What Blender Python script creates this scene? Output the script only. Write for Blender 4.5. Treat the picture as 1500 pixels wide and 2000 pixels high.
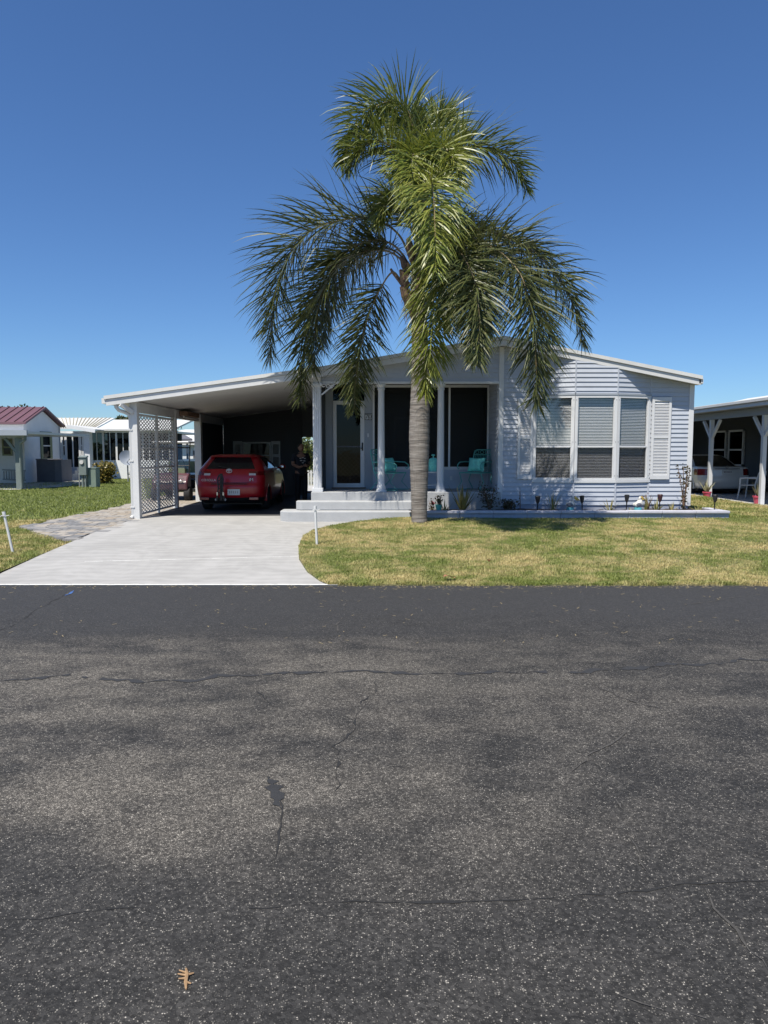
import bpy, math, random
import numpy as np
from mathutils import Vector, Matrix
random.seed(7); rng = np.random.default_rng(7)
S = bpy.context.scene
for o in list(bpy.data.objects): bpy.data.objects.remove(o)
C = S.collection
R = math.radians

# ------------------------------------------------------------------ camera
F = 1390.0; PITCH = math.atan(120/1390.0); CH = 1.55
cam = bpy.data.cameras.new('camera'); co = bpy.data.objects.new('camera', cam); C.objects.link(co)
cam.sensor_fit = 'VERTICAL'; cam.sensor_height = 24; cam.sensor_width = 18; cam.lens = F/2000*24
cam.clip_start = 0.05; cam.clip_end = 3000
co.location = (0, 0, CH); co.rotation_euler = (math.pi/2-PITCH, 0, 0)
S.camera = co
# ------------------------------------------------------------------ sky, sun, exposure
ELEV, AZ = R(62), R(30)            # sun behind the camera, to its left
sdir = Vector((-math.sin(AZ)*math.cos(ELEV), -math.cos(AZ)*math.cos(ELEV), math.sin(ELEV)))
W = bpy.data.worlds.new('World'); S.world = W; W.use_nodes = True
nt = W.node_tree; bg = nt.nodes['Background']
sky = nt.nodes.new('ShaderNodeTexSky'); sky.sky_type = 'NISHITA'; sky.sun_disc = False
sky.sun_elevation = ELEV; sky.sun_rotation = math.atan2(sdir.x, sdir.y)
sky.air_density = 1.0; sky.dust_density = 0.1; sky.ozone_density = 3.2; sky.altitude = 0
tint = nt.nodes.new('ShaderNodeMix'); tint.data_type = 'RGBA'; tint.blend_type = 'MULTIPLY'; tint.inputs[0].default_value = 1; tint.inputs[7].default_value = (.76,1.06,1.44,1)
nt.links.new(sky.outputs[0], tint.inputs[6]); nt.links.new(tint.outputs[2], bg.inputs[0]); bg.inputs[1].default_value = 0.060
sl = bpy.data.lights.new('sun', 'SUN'); so = bpy.data.objects.new('sun', sl); C.objects.link(so)
sl.energy = 5.0; sl.angle = R(0.53); sl.color = (1, .945, .84)
so.rotation_euler = (-sdir).to_track_quat('-Z', 'Y').to_euler(); so.location = (0, -5, 20)
S.view_settings.view_transform = 'Standard'; S.view_settings.look = 'None'
S.view_settings.exposure = .5; S.view_settings.gamma = 1; S.view_settings.use_curve_mapping = False
S.render.engine = 'CYCLES'
S.cycles.max_bounces = 8; S.cycles.transparent_max_bounces = 24

# ------------------------------------------------------------------ helpers
cp, sp = math.cos(PITCH), math.sin(PITCH)
def ray(px, py):
    u = (px-750)/F; v = (1000-py)/F
    return Vector((u, cp+v*sp, -sp+v*cp))
def at(px, py, Y):                 # world point seen at a pixel of the photo, at distance Y
    d = ray(px, py); k = Y/d.y
    return Vector((d.x*k, Y, CH+d.z*k))
def gnd(px, py, z=0.0):
    d = ray(px, py); k = (z-CH)/d.z
    return Vector((d.x*k, d.y*k, z))
ORG = {}
class MB:
    def __init__(s): s.v = []; s.f = []
    def add(s, vs, fs):
        b = len(s.v); s.v += [tuple(v) for v in vs]; s.f += [tuple(i+b for i in f) for f in fs]; return s
    def box(s, a, b, rz=0):
        x0, y0, z0 = a; x1, y1, z1 = b
        vs = [(x0,y0,z0),(x1,y0,z0),(x1,y1,z0),(x0,y1,z0),(x0,y0,z1),(x1,y0,z1),(x1,y1,z1),(x0,y1,z1)]
        if rz:
            cx, cy = (x0+x1)/2, (y0+y1)/2; c, n = math.cos(rz), math.sin(rz)
            vs = [(cx+(x-cx)*c-(y-cy)*n, cy+(x-cx)*n+(y-cy)*c, z) for x, y, z in vs]
        return s.add(vs, [(0,3,2,1),(4,5,6,7),(0,1,5,4),(1,2,6,5),(2,3,7,6),(3,0,4,7)])
    def bar(s, p, q, w, h, up=(0,0,1)):
        p, q = Vector(p), Vector(q); d = (q-p).normalized(); up = Vector(up)
        x = d.cross(up)
        if x.length < 1e-4: x = d.cross(Vector((1,0,0)))
        x.normalize(); y = x.cross(d).normalized(); x = x*w/2; y = y*h/2
        vs = [p-x-y, p+x-y, p+x+y, p-x+y, q-x-y, q+x-y, q+x+y, q-x+y]
        return s.add(vs, [(0,3,2,1),(4,5,6,7),(0,1,5,4),(1,2,6,5),(2,3,7,6),(3,0,4,7)])
    def tube(s, pts, r, n=8, cap=True):
        pts = [Vector(p) for p in pts]; m = len(pts)
        rr = r if isinstance(r, (list, tuple)) else [r]*m
        t0 = (pts[1]-pts[0]).normalized(); a = t0.orthogonal().normalized(); vs = []
        for i in range(m):
            t = (pts[min(i+1,m-1)]-pts[max(i-1,0)]).normalized()
            a = (a-t*a.dot(t)).normalized(); b = t.cross(a)
            vs += [pts[i]+(a*math.cos(2*math.pi*k/n)+b*math.sin(2*math.pi*k/n))*rr[i] for k in range(n)]
        fs = [(i*n+k, i*n+(k+1)%n, (i+1)*n+(k+1)%n, (i+1)*n+k) for i in range(m-1) for k in range(n)]
        if cap: fs += [tuple(range(n-1,-1,-1)), tuple((m-1)*n+k for k in range(n))]
        return s.add(vs, fs)
    def lathe(s, prof, c=(0,0,0), n=20, flute=0, axis='z'):
        vs = []; m = len(prof)
        for r, z in prof:
            for k in range(n):
                a = 2*math.pi*k/n; q = r*(1-flute*(k % 2))
                if axis == 'z': vs.append((c[0]+q*math.cos(a), c[1]+q*math.sin(a), c[2]+z))
                elif axis == 'x': vs.append((c[0]+z, c[1]+q*math.cos(a), c[2]+q*math.sin(a)))
                else: vs.append((c[0]+q*math.sin(a), c[1]+z, c[2]+q*math.cos(a)))
        fs = [(i*n+k, i*n+(k+1)%n, (i+1)*n+(k+1)%n, (i+1)*n+k) for i in range(m-1) for k in range(n)]
        fs += [tuple(range(n-1,-1,-1)), tuple((m-1)*n+k for k in range(n))]
        return s.add(vs, fs)
    def prism(s, poly, d):                              # planar polygon (3-D points) pushed along d
        d = Vector(d); n = len(poly); P = [Vector(p) for p in poly]
        fs = [tuple(range(n-1,-1,-1)), tuple(range(n, 2*n))]+[(i,(i+1)%n,n+(i+1)%n,n+i) for i in range(n)]
        return s.add(P+[p+d for p in P], fs)
    def blob(s, c, r, n=10, m=7, jit=0):
        vs = []; rx, ry, rz = r if isinstance(r, (tuple, list)) else (r, r, r)
        for i in range(m+1):
            th = math.pi*i/m
            for k in range(n):
                a = 2*math.pi*k/n; j = 1+random.uniform(-jit, jit)
                vs.append((c[0]+rx*j*math.sin(th)*math.cos(a), c[1]+ry*j*math.sin(th)*math.sin(a), c[2]+rz*j*math.cos(th)))
        return s.add(vs, [(i*n+k, (i+1)*n+k, (i+1)*n+(k+1)%n, i*n+(k+1)%n) for i in range(m) for k in range(n)])
    def build(s, name, mt, parent=None, org=None, smooth=False, bevel=0, world=True):
        if org is None: org = ORG.get(parent, Vector((0,0,0))) if (parent and world) else Vector((0,0,0))
        org = Vector(org)
        me = bpy.data.meshes.new(name)
        me.from_pydata([(v[0]-org.x, v[1]-org.y, v[2]-org.z) for v in s.v], [], s.f)
        me.validate(); me.update()
        o = bpy.data.objects.new(name, me); C.objects.link(o); me.materials.append(mt)
        if smooth:
            me.shade_smooth(); me.set_sharp_from_angle(angle=R(38))
        if bevel:
            b = o.modifiers.new('bevel', 'BEVEL'); b.width = bevel; b.segments = 2; b.limit_method = 'ANGLE'
        if parent: o.parent = parent
        else: o.location = org
        ORG[o] = org
        return o
def tag(o, label=None, cat=None, group=None, kind=None):
    for k, v in (('label',label),('category',cat),('group',group),('kind',kind)):
        if v: o[k] = v
    return o
def thing(name, loc, label, cat, group=None, rz=0):
    o = bpy.data.objects.new(name, None); C.objects.link(o); o.location = loc; o.rotation_euler.z = rz
    o.empty_display_size = .1; ORG[o] = Vector(loc); return tag(o, label, cat, group)
def copy_tree(o, parent=None):
    c = o.copy(); C.objects.link(c); c.parent = parent
    for ch in list(o.children): copy_tree(ch, c)
    return c
def text_mesh(name, txt, size, mt, parent, loc, rot, depth=.004):
    cu = bpy.data.curves.new(name, 'FONT'); cu.body = txt; cu.size = size; cu.extrude = depth
    cu.align_x = 'CENTER'; cu.align_y = 'CENTER'
    t = bpy.data.objects.new(name+'_curve', cu); C.objects.link(t)
    me = bpy.data.meshes.new_from_object(t.evaluated_get(bpy.context.evaluated_depsgraph_get()))
    bpy.data.objects.remove(t); bpy.data.curves.remove(cu)
    o = bpy.data.objects.new(name, me); C.objects.link(o); me.materials.clear(); me.materials.append(mt)
    o.parent = parent; o.location = Vector(loc)-ORG.get(parent, Vector()); o.rotation_euler = rot
    return o

# ------------------------------------------------------------------ materials
class NG:
    def __init__(s, nt): s.nt = nt
    def n(s, t, **kw):
        o = s.nt.nodes.new(t)
        for k, v in kw.items():
            if k.startswith('i_'):
                key = k[2:]; key = int(key) if key.isdigit() else key.replace('_', ' ')
                if hasattr(v, 'is_output'): s.nt.links.new(v, o.inputs[key])
                else: o.inputs[key].default_value = v
            else: setattr(o, k, v)
        return o
    def math(s, op, a, b=0.0, clamp=False):
        m = s.n('ShaderNodeMath', operation=op, use_clamp=clamp)
        for i, x in enumerate((a, b)):
            if hasattr(x, 'is_output'): s.nt.links.new(x, m.inputs[i])
            else: m.inputs[i].default_value = x
        return m.outputs[0]
    def mix(s, f, a, b, mode='MIX'):
        m = s.n('ShaderNodeMix', data_type='RGBA', blend_type=mode)
        for i, x in ((0, f), (6, a), (7, b)):
            if hasattr(x, 'is_output'): s.nt.links.new(x, m.inputs[i])
            else: m.inputs[i].default_value = x if i == 0 else (*x[:3], 1)
        return m.outputs[2]
    def ramp(s, f, a, b):
        m = s.n('ShaderNodeMapRange', i_Value=f, i_1=a, i_2=b); m.interpolation_type = 'SMOOTHSTEP'
        return m.outputs[0]
    def noise(s, vec, scale, detail=4, rough=.55, dist=0):
        return s.n('ShaderNodeTexNoise', i_Vector=vec, i_Scale=scale, i_Detail=detail, i_Roughness=rough, i_Distortion=dist).outputs[0]
    def pos(s): return s.n('ShaderNodeNewGeometry').outputs['Position']
    def scl(s, vec, k): return s.n('ShaderNodeVectorMath', operation='MULTIPLY', i_0=vec, i_1=k).outputs[0]
def newmat(name):
    m = bpy.data.materials.new(name); m.use_nodes = True
    g = NG(m.node_tree); return m, g, m.node_tree.nodes['Principled BSDF']
def mat(name, col, rough=.55, var=.12, scale=6, bump=0.0, bscale=80, metal=0, spec=.5, coat=0, dirt=0, stretch=(1,1,1)):
    m, g, b = newmat(name); p = g.scl(g.pos(), stretch)
    n1 = g.noise(p, scale, 5); n2 = g.noise(p, scale*9, 3)
    f = g.math('ADD', g.math('MULTIPLY', n1, .7), g.math('MULTIPLY', n2, .3))
    f = g.ramp(f, .3, .7)
    col = tuple(c*.75 for c in col)
    lo = tuple(c*(1-var) for c in col); hi = tuple(min(1, c*(1+var*.6)) for c in col)
    c = g.mix(f, lo, hi)
    if dirt:
        d = g.ramp(g.noise(p, scale*.6, 6, .7), .52, .8)
        c = g.mix(g.math('MULTIPLY', d, dirt), c, (.16,.14,.11))
    g.nt.links.new(c, b.inputs['Base Color'])
    r = g.math('ADD', g.math('MULTIPLY', n2, .2), rough-.1); g.nt.links.new(r, b.inputs['Roughness'])
    b.inputs['Metallic'].default_value = metal; b.inputs['Specular IOR Level'].default_value = spec
    b.inputs['Coat Weight'].default_value = coat; b.inputs['Coat Roughness'].default_value = .04
    if bump:
        h = g.noise(p, bscale, 4, .65)
        bp = g.n('ShaderNodeBump', i_Strength=bump, i_Distance=.01, i_Height=h); g.nt.links.new(bp.outputs[0], b.inputs['Normal'])
    return m
def glass(name, tint=(.8,.85,.86), refl=.12, dark=0.0, rough=.02, fk=1.0):
    m, g, b = newmat(name); out = m.node_tree.nodes['Material Output']
    lw = g.n('ShaderNodeLayerWeight', i_Blend=.5).outputs['Facing']
    fr = g.math('ADD', g.math('MULTIPLY', g.math('POWER', lw, 5.0), .9), .04)
    gl = g.n('ShaderNodeBsdfGlossy', i_Color=(1,1,1,1), i_Roughness=rough).outputs[0]
    tr = g.n('ShaderNodeBsdfTransparent', i_Color=(*tint,1)).outputs[0]
    n = g.noise(g.pos(), 3, 2); bp = g.n('ShaderNodeBump', i_Strength=.03, i_Distance=.05, i_Height=n)
    g.nt.links.new(bp.outputs[0], gl.node.inputs['Normal'])
    df = g.n('ShaderNodeBsdfDiffuse', i_Color=(.02,.022,.024,1)).outputs[0]
    m1 = g.n('ShaderNodeMixShader', i_0=dark, i_1=tr, i_2=df).outputs[0]
    f = g.math('ADD', g.math('MULTIPLY', fr, fk), refl, clamp=True)
    ms = g.n('ShaderNodeMixShader', i_0=f, i_1=m1, i_2=gl); g.nt.links.new(ms.outputs[0], out.inputs[0])
    return m
def leafmat(name, a, b_, c_, rough=.38, trans=.25, scale=2.5):
    m, g, b = newmat(name); out = m.node_tree.nodes['Material Output']; p = g.pos()
    f = g.ramp(g.noise(p, scale, 3), .35, .65); f2 = g.ramp(g.noise(p, scale*11, 2), .4, .75)
    c = g.mix(f2, g.mix(f, a, b_), c_)
    g.nt.links.new(c, b.inputs['Base Color']); b.inputs['Roughness'].default_value = rough
    t = g.n('ShaderNodeBsdfTranslucent', i_Color=c).outputs[0]
    ms = g.n('ShaderNodeMixShader', i_0=trans, i_1=b.outputs[0], i_2=t); g.nt.links.new(ms.outputs[0], out.inputs[0])
    return m
M = {}
M['white'] = mat('white_paint', (.80,.80,.79), .45, .05, 3, dirt=.10)
M['ceil'] = mat('white_ceiling', (.78,.78,.76), .6, .05, 1.5, dirt=.08)
M['roofwhite'] = mat('roof_white', (.80,.80,.78), .5, .06, 2, dirt=.12)
M['siding'] = mat('siding_lavender', (.57,.61,.69), .5, .07, 1.2, bump=.12, bscale=140, dirt=.08)
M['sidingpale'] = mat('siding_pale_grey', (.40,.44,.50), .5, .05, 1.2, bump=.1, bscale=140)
M['skirt'] = mat('skirting_blue', (.42,.46,.56), .75, .12, 5, bump=.4, bscale=50, dirt=.2)
M['sidingdark'] = mat('siding_shade_dark', (.05,.058,.07), .55, .06, 1.5)  # deep shade of the carport walls is darkened into this colour
M['trim'] = mat('trim_white', (.80,.81,.83), .4, .04, 4, dirt=.05)
M['shutter'] = mat('shutter_white', (.78,.79,.81), .45, .05, 5, dirt=.05)
M['slat'] = mat('blind_slat', (.66,.65,.68), .5, .05, 5)
M['glass'] = glass('window_glass', (.96,.97,.97), .01)
M['darkglass'] = glass('dark_glass', (.25,.28,.29), .0, fk=.4)
M['screen'] = glass('insect_screen', (.95,.95,.96), .0, .22, .5, fk=0)
M['porchscreen'] = glass('porch_screen', (.45,.47,.48), .0, .5, .4, fk=.25)
M['carglass'] = glass('car_glass', (.04,.045,.05), .0, .6)
M['teal'] = mat('teal_paint', (.14,.55,.49), .45, .1, 8)
M['tealfab'] = mat('teal_fabric', (.24,.86,.76), .8, .22, 18, bump=.2, bscale=200)
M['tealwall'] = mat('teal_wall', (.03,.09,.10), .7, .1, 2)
M['black'] = mat('black_plastic', (.018,.018,.02), .5, .2, 10)
M['rubber'] = mat('rubber', (.022,.022,.023), .8, .2, 20, bump=.2)
M['red'] = mat('red_car_paint', (.42,.003,.012), .35, .05, 2, coat=.3)
M['wcar'] = mat('white_car_paint', (.72,.73,.72), .3, .03, 2, coat=.7)
M['lampred'] = mat('tail_lamp_red', (.20,.004,.006), .12, .1, 12, coat=.8)
M['lampclear'] = mat('lamp_clear', (.75,.72,.72), .12, .1, 12, coat=.8)
M['chrome'] = mat('chrome', (.75,.75,.76), .16, .05, 10, metal=1)
M['alloy'] = mat('alloy', (.45,.45,.46), .3, .1, 10, metal=1)
M['plate'] = mat('plate_white', (.70,.72,.72), .4, .1, 30)
M['steel'] = mat('galvanised', (.36,.38,.39), .45, .2, 8, metal=.3)
M['greygreen'] = mat('grey_green_enamel', (.22,.28,.23), .5, .1, 4, dirt=.1)
M['metergrey'] = mat('meter_grey', (.21,.25,.24), .5, .12, 6, dirt=.1)
M['olive'] = mat('olive_trim', (.27,.30,.17), .55, .08, 5)
M['maroon'] = mat('maroon_roof', (.17,.085,.105), .5, .1, 2)
M['darkred'] = mat('dark_red_plastic', (.06,.015,.018), .5, .2, 10)
M['tan'] = mat('dry_twig', (.40,.25,.13), .7, .2, 60)
M['floor'] = mat('shade_dark_slab', (.075,.075,.075), .7, .2, 2, bump=.3, bscale=90, dirt=.3)  # slab colour darkened to paint in the shade under the carport roof
M['linepaint'] = mat('joint_white', (.80,.80,.77), .7, .15, 20)
M['wsiding'] = mat('white_siding', (.92,.94,.96), .55, .06, 1.5, dirt=.08)
M['greyslat'] = mat('grey_slat', (.15,.15,.18), .6, .12, 4)
M['pink'] = mat('pink_pot', (.72,.10,.17), .45, .08, 8)
M['cartpink'] = mat('shade_dark_mauve', (.13,.055,.07), .35, .08, 4, coat=.4)  # cart's pink darkened, shade put into the paint colour
M['cream'] = mat('cream_vinyl', (.50,.46,.33), .5, .1, 6)
M['yellow'] = mat('yellow_paint', (.75,.52,.12), .5, .1, 10)
M['statwhite'] = mat('statue_white', (.75,.74,.70), .6, .12, 20, bump=.2)
M['aqua'] = mat('aqua_paint', (.08,.38,.45), .55, .2, 20, bump=.2)
M['skin'] = mat('skin', (.36,.20,.14), .55, .08, 12)
M['shirt'] = mat('dark_tshirt', (.022,.024,.035), .85, .2, 12, bump=.2)
M['pants'] = mat('dark_trousers', (.018,.018,.022), .85, .2, 12, bump=.2)
M['hair'] = mat('dark_hair', (.02,.014,.01), .6, .3, 40)
M['brown'] = mat('brown_wood', (.22,.13,.08), .7, .25, 9, bump=.3)
M['stepc'] = mat('painted_concrete_step', (.50,.51,.52), .75, .08, 4, bump=.35, bscale=120, dirt=.12)
M['capstone'] = mat('planter_cap', (.60,.60,.68), .7, .1, 5, bump=.4, bscale=90, dirt=.15)
M['slab'] = mat('slab_concrete', (.55,.54,.52), .8, .1, 2, bump=.3, bscale=90, dirt=.2)
M['brickw'] = mat('white_brick', (.62,.61,.60), .7, .1, 8, bump=.3)
M['deadleaf'] = mat('dead_leaf', (.40,.20,.10), .7, .25, 30)
M['soil'] = mat('mulch_soil', (.045,.03,.022), .9, .4, 25, bump=.8, bscale=60)
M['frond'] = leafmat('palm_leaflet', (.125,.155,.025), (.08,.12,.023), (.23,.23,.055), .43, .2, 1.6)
M['frond_shaded'] = leafmat('palm_shaded_leaflet', (.072,.092,.024), (.052,.075,.022), (.15,.14,.045), .45, .24, 2.2)  # outer fronds turned from the sun: their shade is in this darker green
M['frond_young_lit'] = leafmat('palm_young_lit_leaflet', (.175,.205,.028), (.115,.165,.028), (.30,.29,.06), .40, .22, 1.8)  # young centre leaves, lightened further as if fully sunlit
M['spear'] = leafmat('palm_new_leaf', (.16,.20,.10), (.12,.17,.08), (.24,.26,.12), .35, .25)
M['rachis'] = mat('palm_rachis', (.32,.24,.13), .5, .2, 10)
M['fibre'] = mat('palm_fibre', (.26,.165,.115), .9, .35, 20, bump=.6, bscale=60)
M['bushleaf'] = leafmat('shrub_leaf', (.05,.08,.02), (.08,.11,.03), (.15,.15,.04), .4, .2, 5)
M['roseleaf'] = leafmat('rose_leaf', (.035,.05,.02), (.06,.07,.025), (.13,.06,.05), .4, .2, 9)
M['croton'] = leafmat('croton_leaf', (.11,.14,.02), (.28,.24,.04), (.16,.035,.03), .4, .2, 7)
M['agave'] = leafmat('agave_leaf', (.11,.14,.04), (.16,.15,.05), (.26,.19,.06), .42, .12, 6)
M['snake'] = leafmat('snake_leaf', (.22,.21,.12), (.15,.16,.08), (.32,.28,.17), .5, .1, 14)
M['treeleaf'] = leafmat('tree_leaf', (.04,.06,.02), (.06,.08,.025), (.09,.09,.04), .5, .2, 2)
M['flower'] = mat('red_flower', (.45,.05,.06), .6, .2, 30)
M['palebloom'] = mat('pale_bloom', (.50,.36,.40), .6, .2, 30)

def trunk_mat():
    m, g, b = newmat('palm_trunk'); p = g.pos()
    a = g.noise(g.scl(p, (2.2,2.2,38)), 1.0, 5, .6, .6); c2 = g.noise(p, 9, 5); vert = g.noise(g.scl(p, (34,34,1.6)), 1, 4)
    z = g.n('ShaderNodeSeparateXYZ', i_0=p).outputs[2]
    c = g.mix(g.ramp(a, .35, .68), (.115,.10,.088), (.27,.245,.222))
    c = g.mix(g.math('MULTIPLY', g.ramp(c2, .5, .75), .55), c, (.20,.165,.14))
    c = g.mix(g.math('MULTIPLY', g.ramp(vert, .58, .72), .5), c, (.09,.075,.065))
    g.nt.links.new(c, b.inputs['Base Color']); b.inputs['Roughness'].default_value = .85
    h = g.math('ADD', a, g.math('MULTIPLY', vert, .5))
    bp = g.n('ShaderNodeBump', i_Strength=.7, i_Distance=.02, i_Height=h); g.nt.links.new(bp.outputs[0], b.inputs['Normal'])
    return m
M['trunk'] = trunk_mat()

def asphalt_mat():
    m, g, b = newmat('asphalt'); p = g.pos()
    y = g.n('ShaderNodeSeparateXYZ', i_0=p).outputs[1]
    big = g.noise(g.scl(p, (.5,1.0,1)), .62, 4, .55, .4)
    mid = g.noise(g.scl(p, (.8,1.3,1)), 3.2, 5, .65, .2)
    fine = g.noise(p, 26, 3, .6)
    # worn strip between the fresh sealed edge and the nearer lane
    yy = g.math('ADD', y, g.math('MULTIPLY', g.math('SUBTRACT', big, .5), 2.2))
    worn = g.math('MULTIPLY', g.ramp(yy, 2.35, 3.2), g.math('SUBTRACT', 1.0, g.ramp(yy, 5.6, 6.3)))
    worn = g.math('MULTIPLY', worn, g.math('MULTIPLY', g.ramp(g.math('ADD', g.math('MULTIPLY', mid, .42), g.math('MULTIPLY', big, .85)), .50, .76), g.math('SUBTRACT', 1.0, g.math('MULTIPLY', g.ramp(g.n('ShaderNodeSeparateXYZ', i_0=p).outputs[0], -1.5, 1.8), .45))))
    edge = g.ramp(yy, 5.4, 7.3)
    wob = g.n('ShaderNodeTexNoise', i_Vector=p, i_Scale=170, i_Detail=2).outputs[1]
    pv = g.n('ShaderNodeVectorMath', operation='ADD', i_0=p, i_1=g.n('ShaderNodeVectorMath', operation='SCALE', i_0=g.n('ShaderNodeVectorMath', operation='SUBTRACT', i_0=wob, i_1=(.5,.5,.5)).outputs[0], i_Scale=.006).outputs[0]).outputs[0]
    v1 = g.n('ShaderNodeTexVoronoi', i_Vector=pv, i_Scale=150, i_Randomness=1.0)
    v2 = g.n('ShaderNodeTexVoronoi', i_Vector=pv, i_Scale=88, i_Randomness=1.0)
    h1 = g.n('ShaderNodeSeparateColor', i_0=v1.outputs['Color']); h2 = g.n('ShaderNodeSeparateColor', i_0=v2.outputs['Color'])
    t1 = g.math('SUBTRACT', g.math('ADD', .36, g.math('MULTIPLY', worn, .55)), g.math('MULTIPLY', edge, .32))
    t1 = g.math('ADD', t1, g.math('MULTIPLY', g.math('SUBTRACT', fine, .5), .7))
    t1 = g.math('ADD', t1, g.math('MULTIPLY', g.math('SUBTRACT', mid, .5), .5))
    gr1 = g.noise(p, 62, 3, .7); gr2 = g.noise(p, 34, 4, .75)
    t1 = g.math('ADD', t1, g.math('MULTIPLY', g.math('SUBTRACT', gr1, .5), 2.6))
    s1 = g.math('MULTIPLY', g.math('LESS_THAN', h1.outputs[0], t1), g.math('SUBTRACT', 1.0, g.ramp(v1.outputs['Distance'], .26, .50)))
    t2 = g.math('MULTIPLY', t1, .16)
    s2 = g.math('MULTIPLY', g.math('LESS_THAN', h2.outputs[0], t2), g.math('SUBTRACT', 1.0, g.ramp(v2.outputs['Distance'], .16, .36)))
    base = g.mix(g.ramp(mid, .3, .7), (.020,.0195,.019), (.033,.0315,.030))
    base = g.mix(edge, base, (.032,.032,.033))
    base = g.mix(g.math('MULTIPLY', worn, .9), base, (.07,.063,.054))
    stone = g.mix(g.math('POWER', h1.outputs[1], 2.0), (.056,.053,.049), (.33,.308,.27))
    stone = g.mix(g.math('MULTIPLY', worn, .5), stone, (.37,.34,.29))
    stone = g.mix(g.math('MULTIPLY', edge, .6), stone, (.065,.064,.064))
    stone2 = g.mix(h2.outputs[1], (.14,.13,.115), (.28,.26,.225))
    c = g.mix(s1, base, stone); c = g.mix(s2, c, stone2)
    c = g.mix(g.math('MULTIPLY', g.ramp(gr2, .52, .72), .30), c, (.024,.023,.022))
    v3 = g.n('ShaderNodeTexVoronoi', i_Vector=pv, i_Scale=84, i_Randomness=1.0); h3 = g.n('ShaderNodeSeparateColor', i_0=v3.outputs['Color'])
    k3 = g.math('ADD', .58, g.math('MULTIPLY', g.math('POWER', h3.outputs[0], 1.4), 1.05)); k3 = g.math('ADD', g.math('MULTIPLY', k3, g.math('SUBTRACT', 1.0, g.math('MULTIPLY', edge, .4))), g.math('MULTIPLY', edge, .4))
    c = g.n('ShaderNodeVectorMath', operation='SCALE', i_0=c, i_Scale=k3).outputs[0]
    oil = g.ramp(g.noise(g.scl(p, (1,1.4,1)), 1.3, 5, .7, .6), .60, .74)
    c = g.mix(g.math('MULTIPLY', oil, .45), c, (.026,.025,.025))
    rust = g.math('MULTIPLY', g.ramp(g.noise(p, 1.7, 5, .7, .5), .66, .78), g.ramp(fine, .45, .65))
    c = g.mix(g.math('MULTIPLY', rust, .45), c, (.075,.03,.022))
    g.nt.links.new(c, b.inputs['Base Color'])
    b.inputs['Roughness'].default_value = .78; b.inputs['Specular IOR Level'].default_value = .35
    hh = g.math('ADD', g.math('ADD', s1, s2), g.math('MULTIPLY', fine, .8))
    hh = g.math('SUBTRACT', hh, g.math('MULTIPLY', v1.outputs['Distance'], .8))
    bp = g.n('ShaderNodeBump', i_Strength=.55, i_Distance=.004, i_Height=hh); g.nt.links.new(bp.outputs[0], b.inputs['Normal'])
    return m
M['asphalt'] = asphalt_mat()
M['crack'] = mat('crack_dark', (.022,.022,.023), .9, .3, 20, bump=.5, bscale=120)
M['tar'] = mat('tar_seam', (.034,.035,.038), .8, .2, 10, bump=.5, bscale=120)
M['crackpale'] = mat('crack_pale_dust', (.088,.083,.077), .9, .4, 30, bump=.5, bscale=150)
M['bluepaint'] = mat('blue_marking', (.07,.16,.42), .7, .4, 30)

def concrete_mat():
    m, g, b = newmat('driveway_concrete'); p = g.pos()
    sw = g.noise(g.scl(p, (1,.55,1)), .9, 6, .62, 2.2); mid = g.noise(p, 5, 6, .65); fine = g.noise(p, 130, 3)
    arc = g.n('ShaderNodeTexWave', wave_type='RINGS', i_Vector=g.scl(p, (1,1,0)), i_Scale=1.1, i_Distortion=9, i_Detail=3, i_1=1.1).outputs[1]
    f = g.math('ADD', g.math('MULTIPLY', sw, .6), g.math('ADD', g.math('MULTIPLY', mid, .3), g.math('MULTIPLY', arc, .10)))
    c = g.mix(g.ramp(f, .32, .68), (.295,.29,.28), (.385,.378,.367))
    xx = g.n('ShaderNodeSeparateXYZ', i_0=g.n('ShaderNodeVectorMath', operation='ADD', i_0=p, i_1=g.n('ShaderNodeCombineXYZ', i_0=g.math('MULTIPLY', g.math('SUBTRACT', sw, .5), .5)).outputs[0]).outputs[0]).outputs[0]
    for tx in (-3.15, -4.75):       # faint tyre tracks of the parked car
        d_ = g.math('ABSOLUTE', g.math('SUBTRACT', xx, tx)); tk = g.math('MULTIPLY', g.math('SUBTRACT', 1.0, g.ramp(d_, .05, .22)), g.ramp(mid, .38, .62))
        c = g.mix(g.math('MULTIPLY', tk, .30), c, (.25,.245,.235))
    spot = g.ramp(g.noise(p, 16, 5, .7), .66, .74)
    c = g.mix(g.math('MULTIPLY', spot, .30), c, (.22,.215,.205))
    g.nt.links.new(c, b.inputs['Base Color']); b.inputs['Roughness'].default_value = .75
    bp = g.n('ShaderNodeBump', i_Strength=.25, i_Distance=.004, i_Height=g.math('ADD', fine, mid)); g.nt.links.new(bp.outputs[0], b.inputs['Normal'])
    return m
M['concrete'] = concrete_mat()
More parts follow.
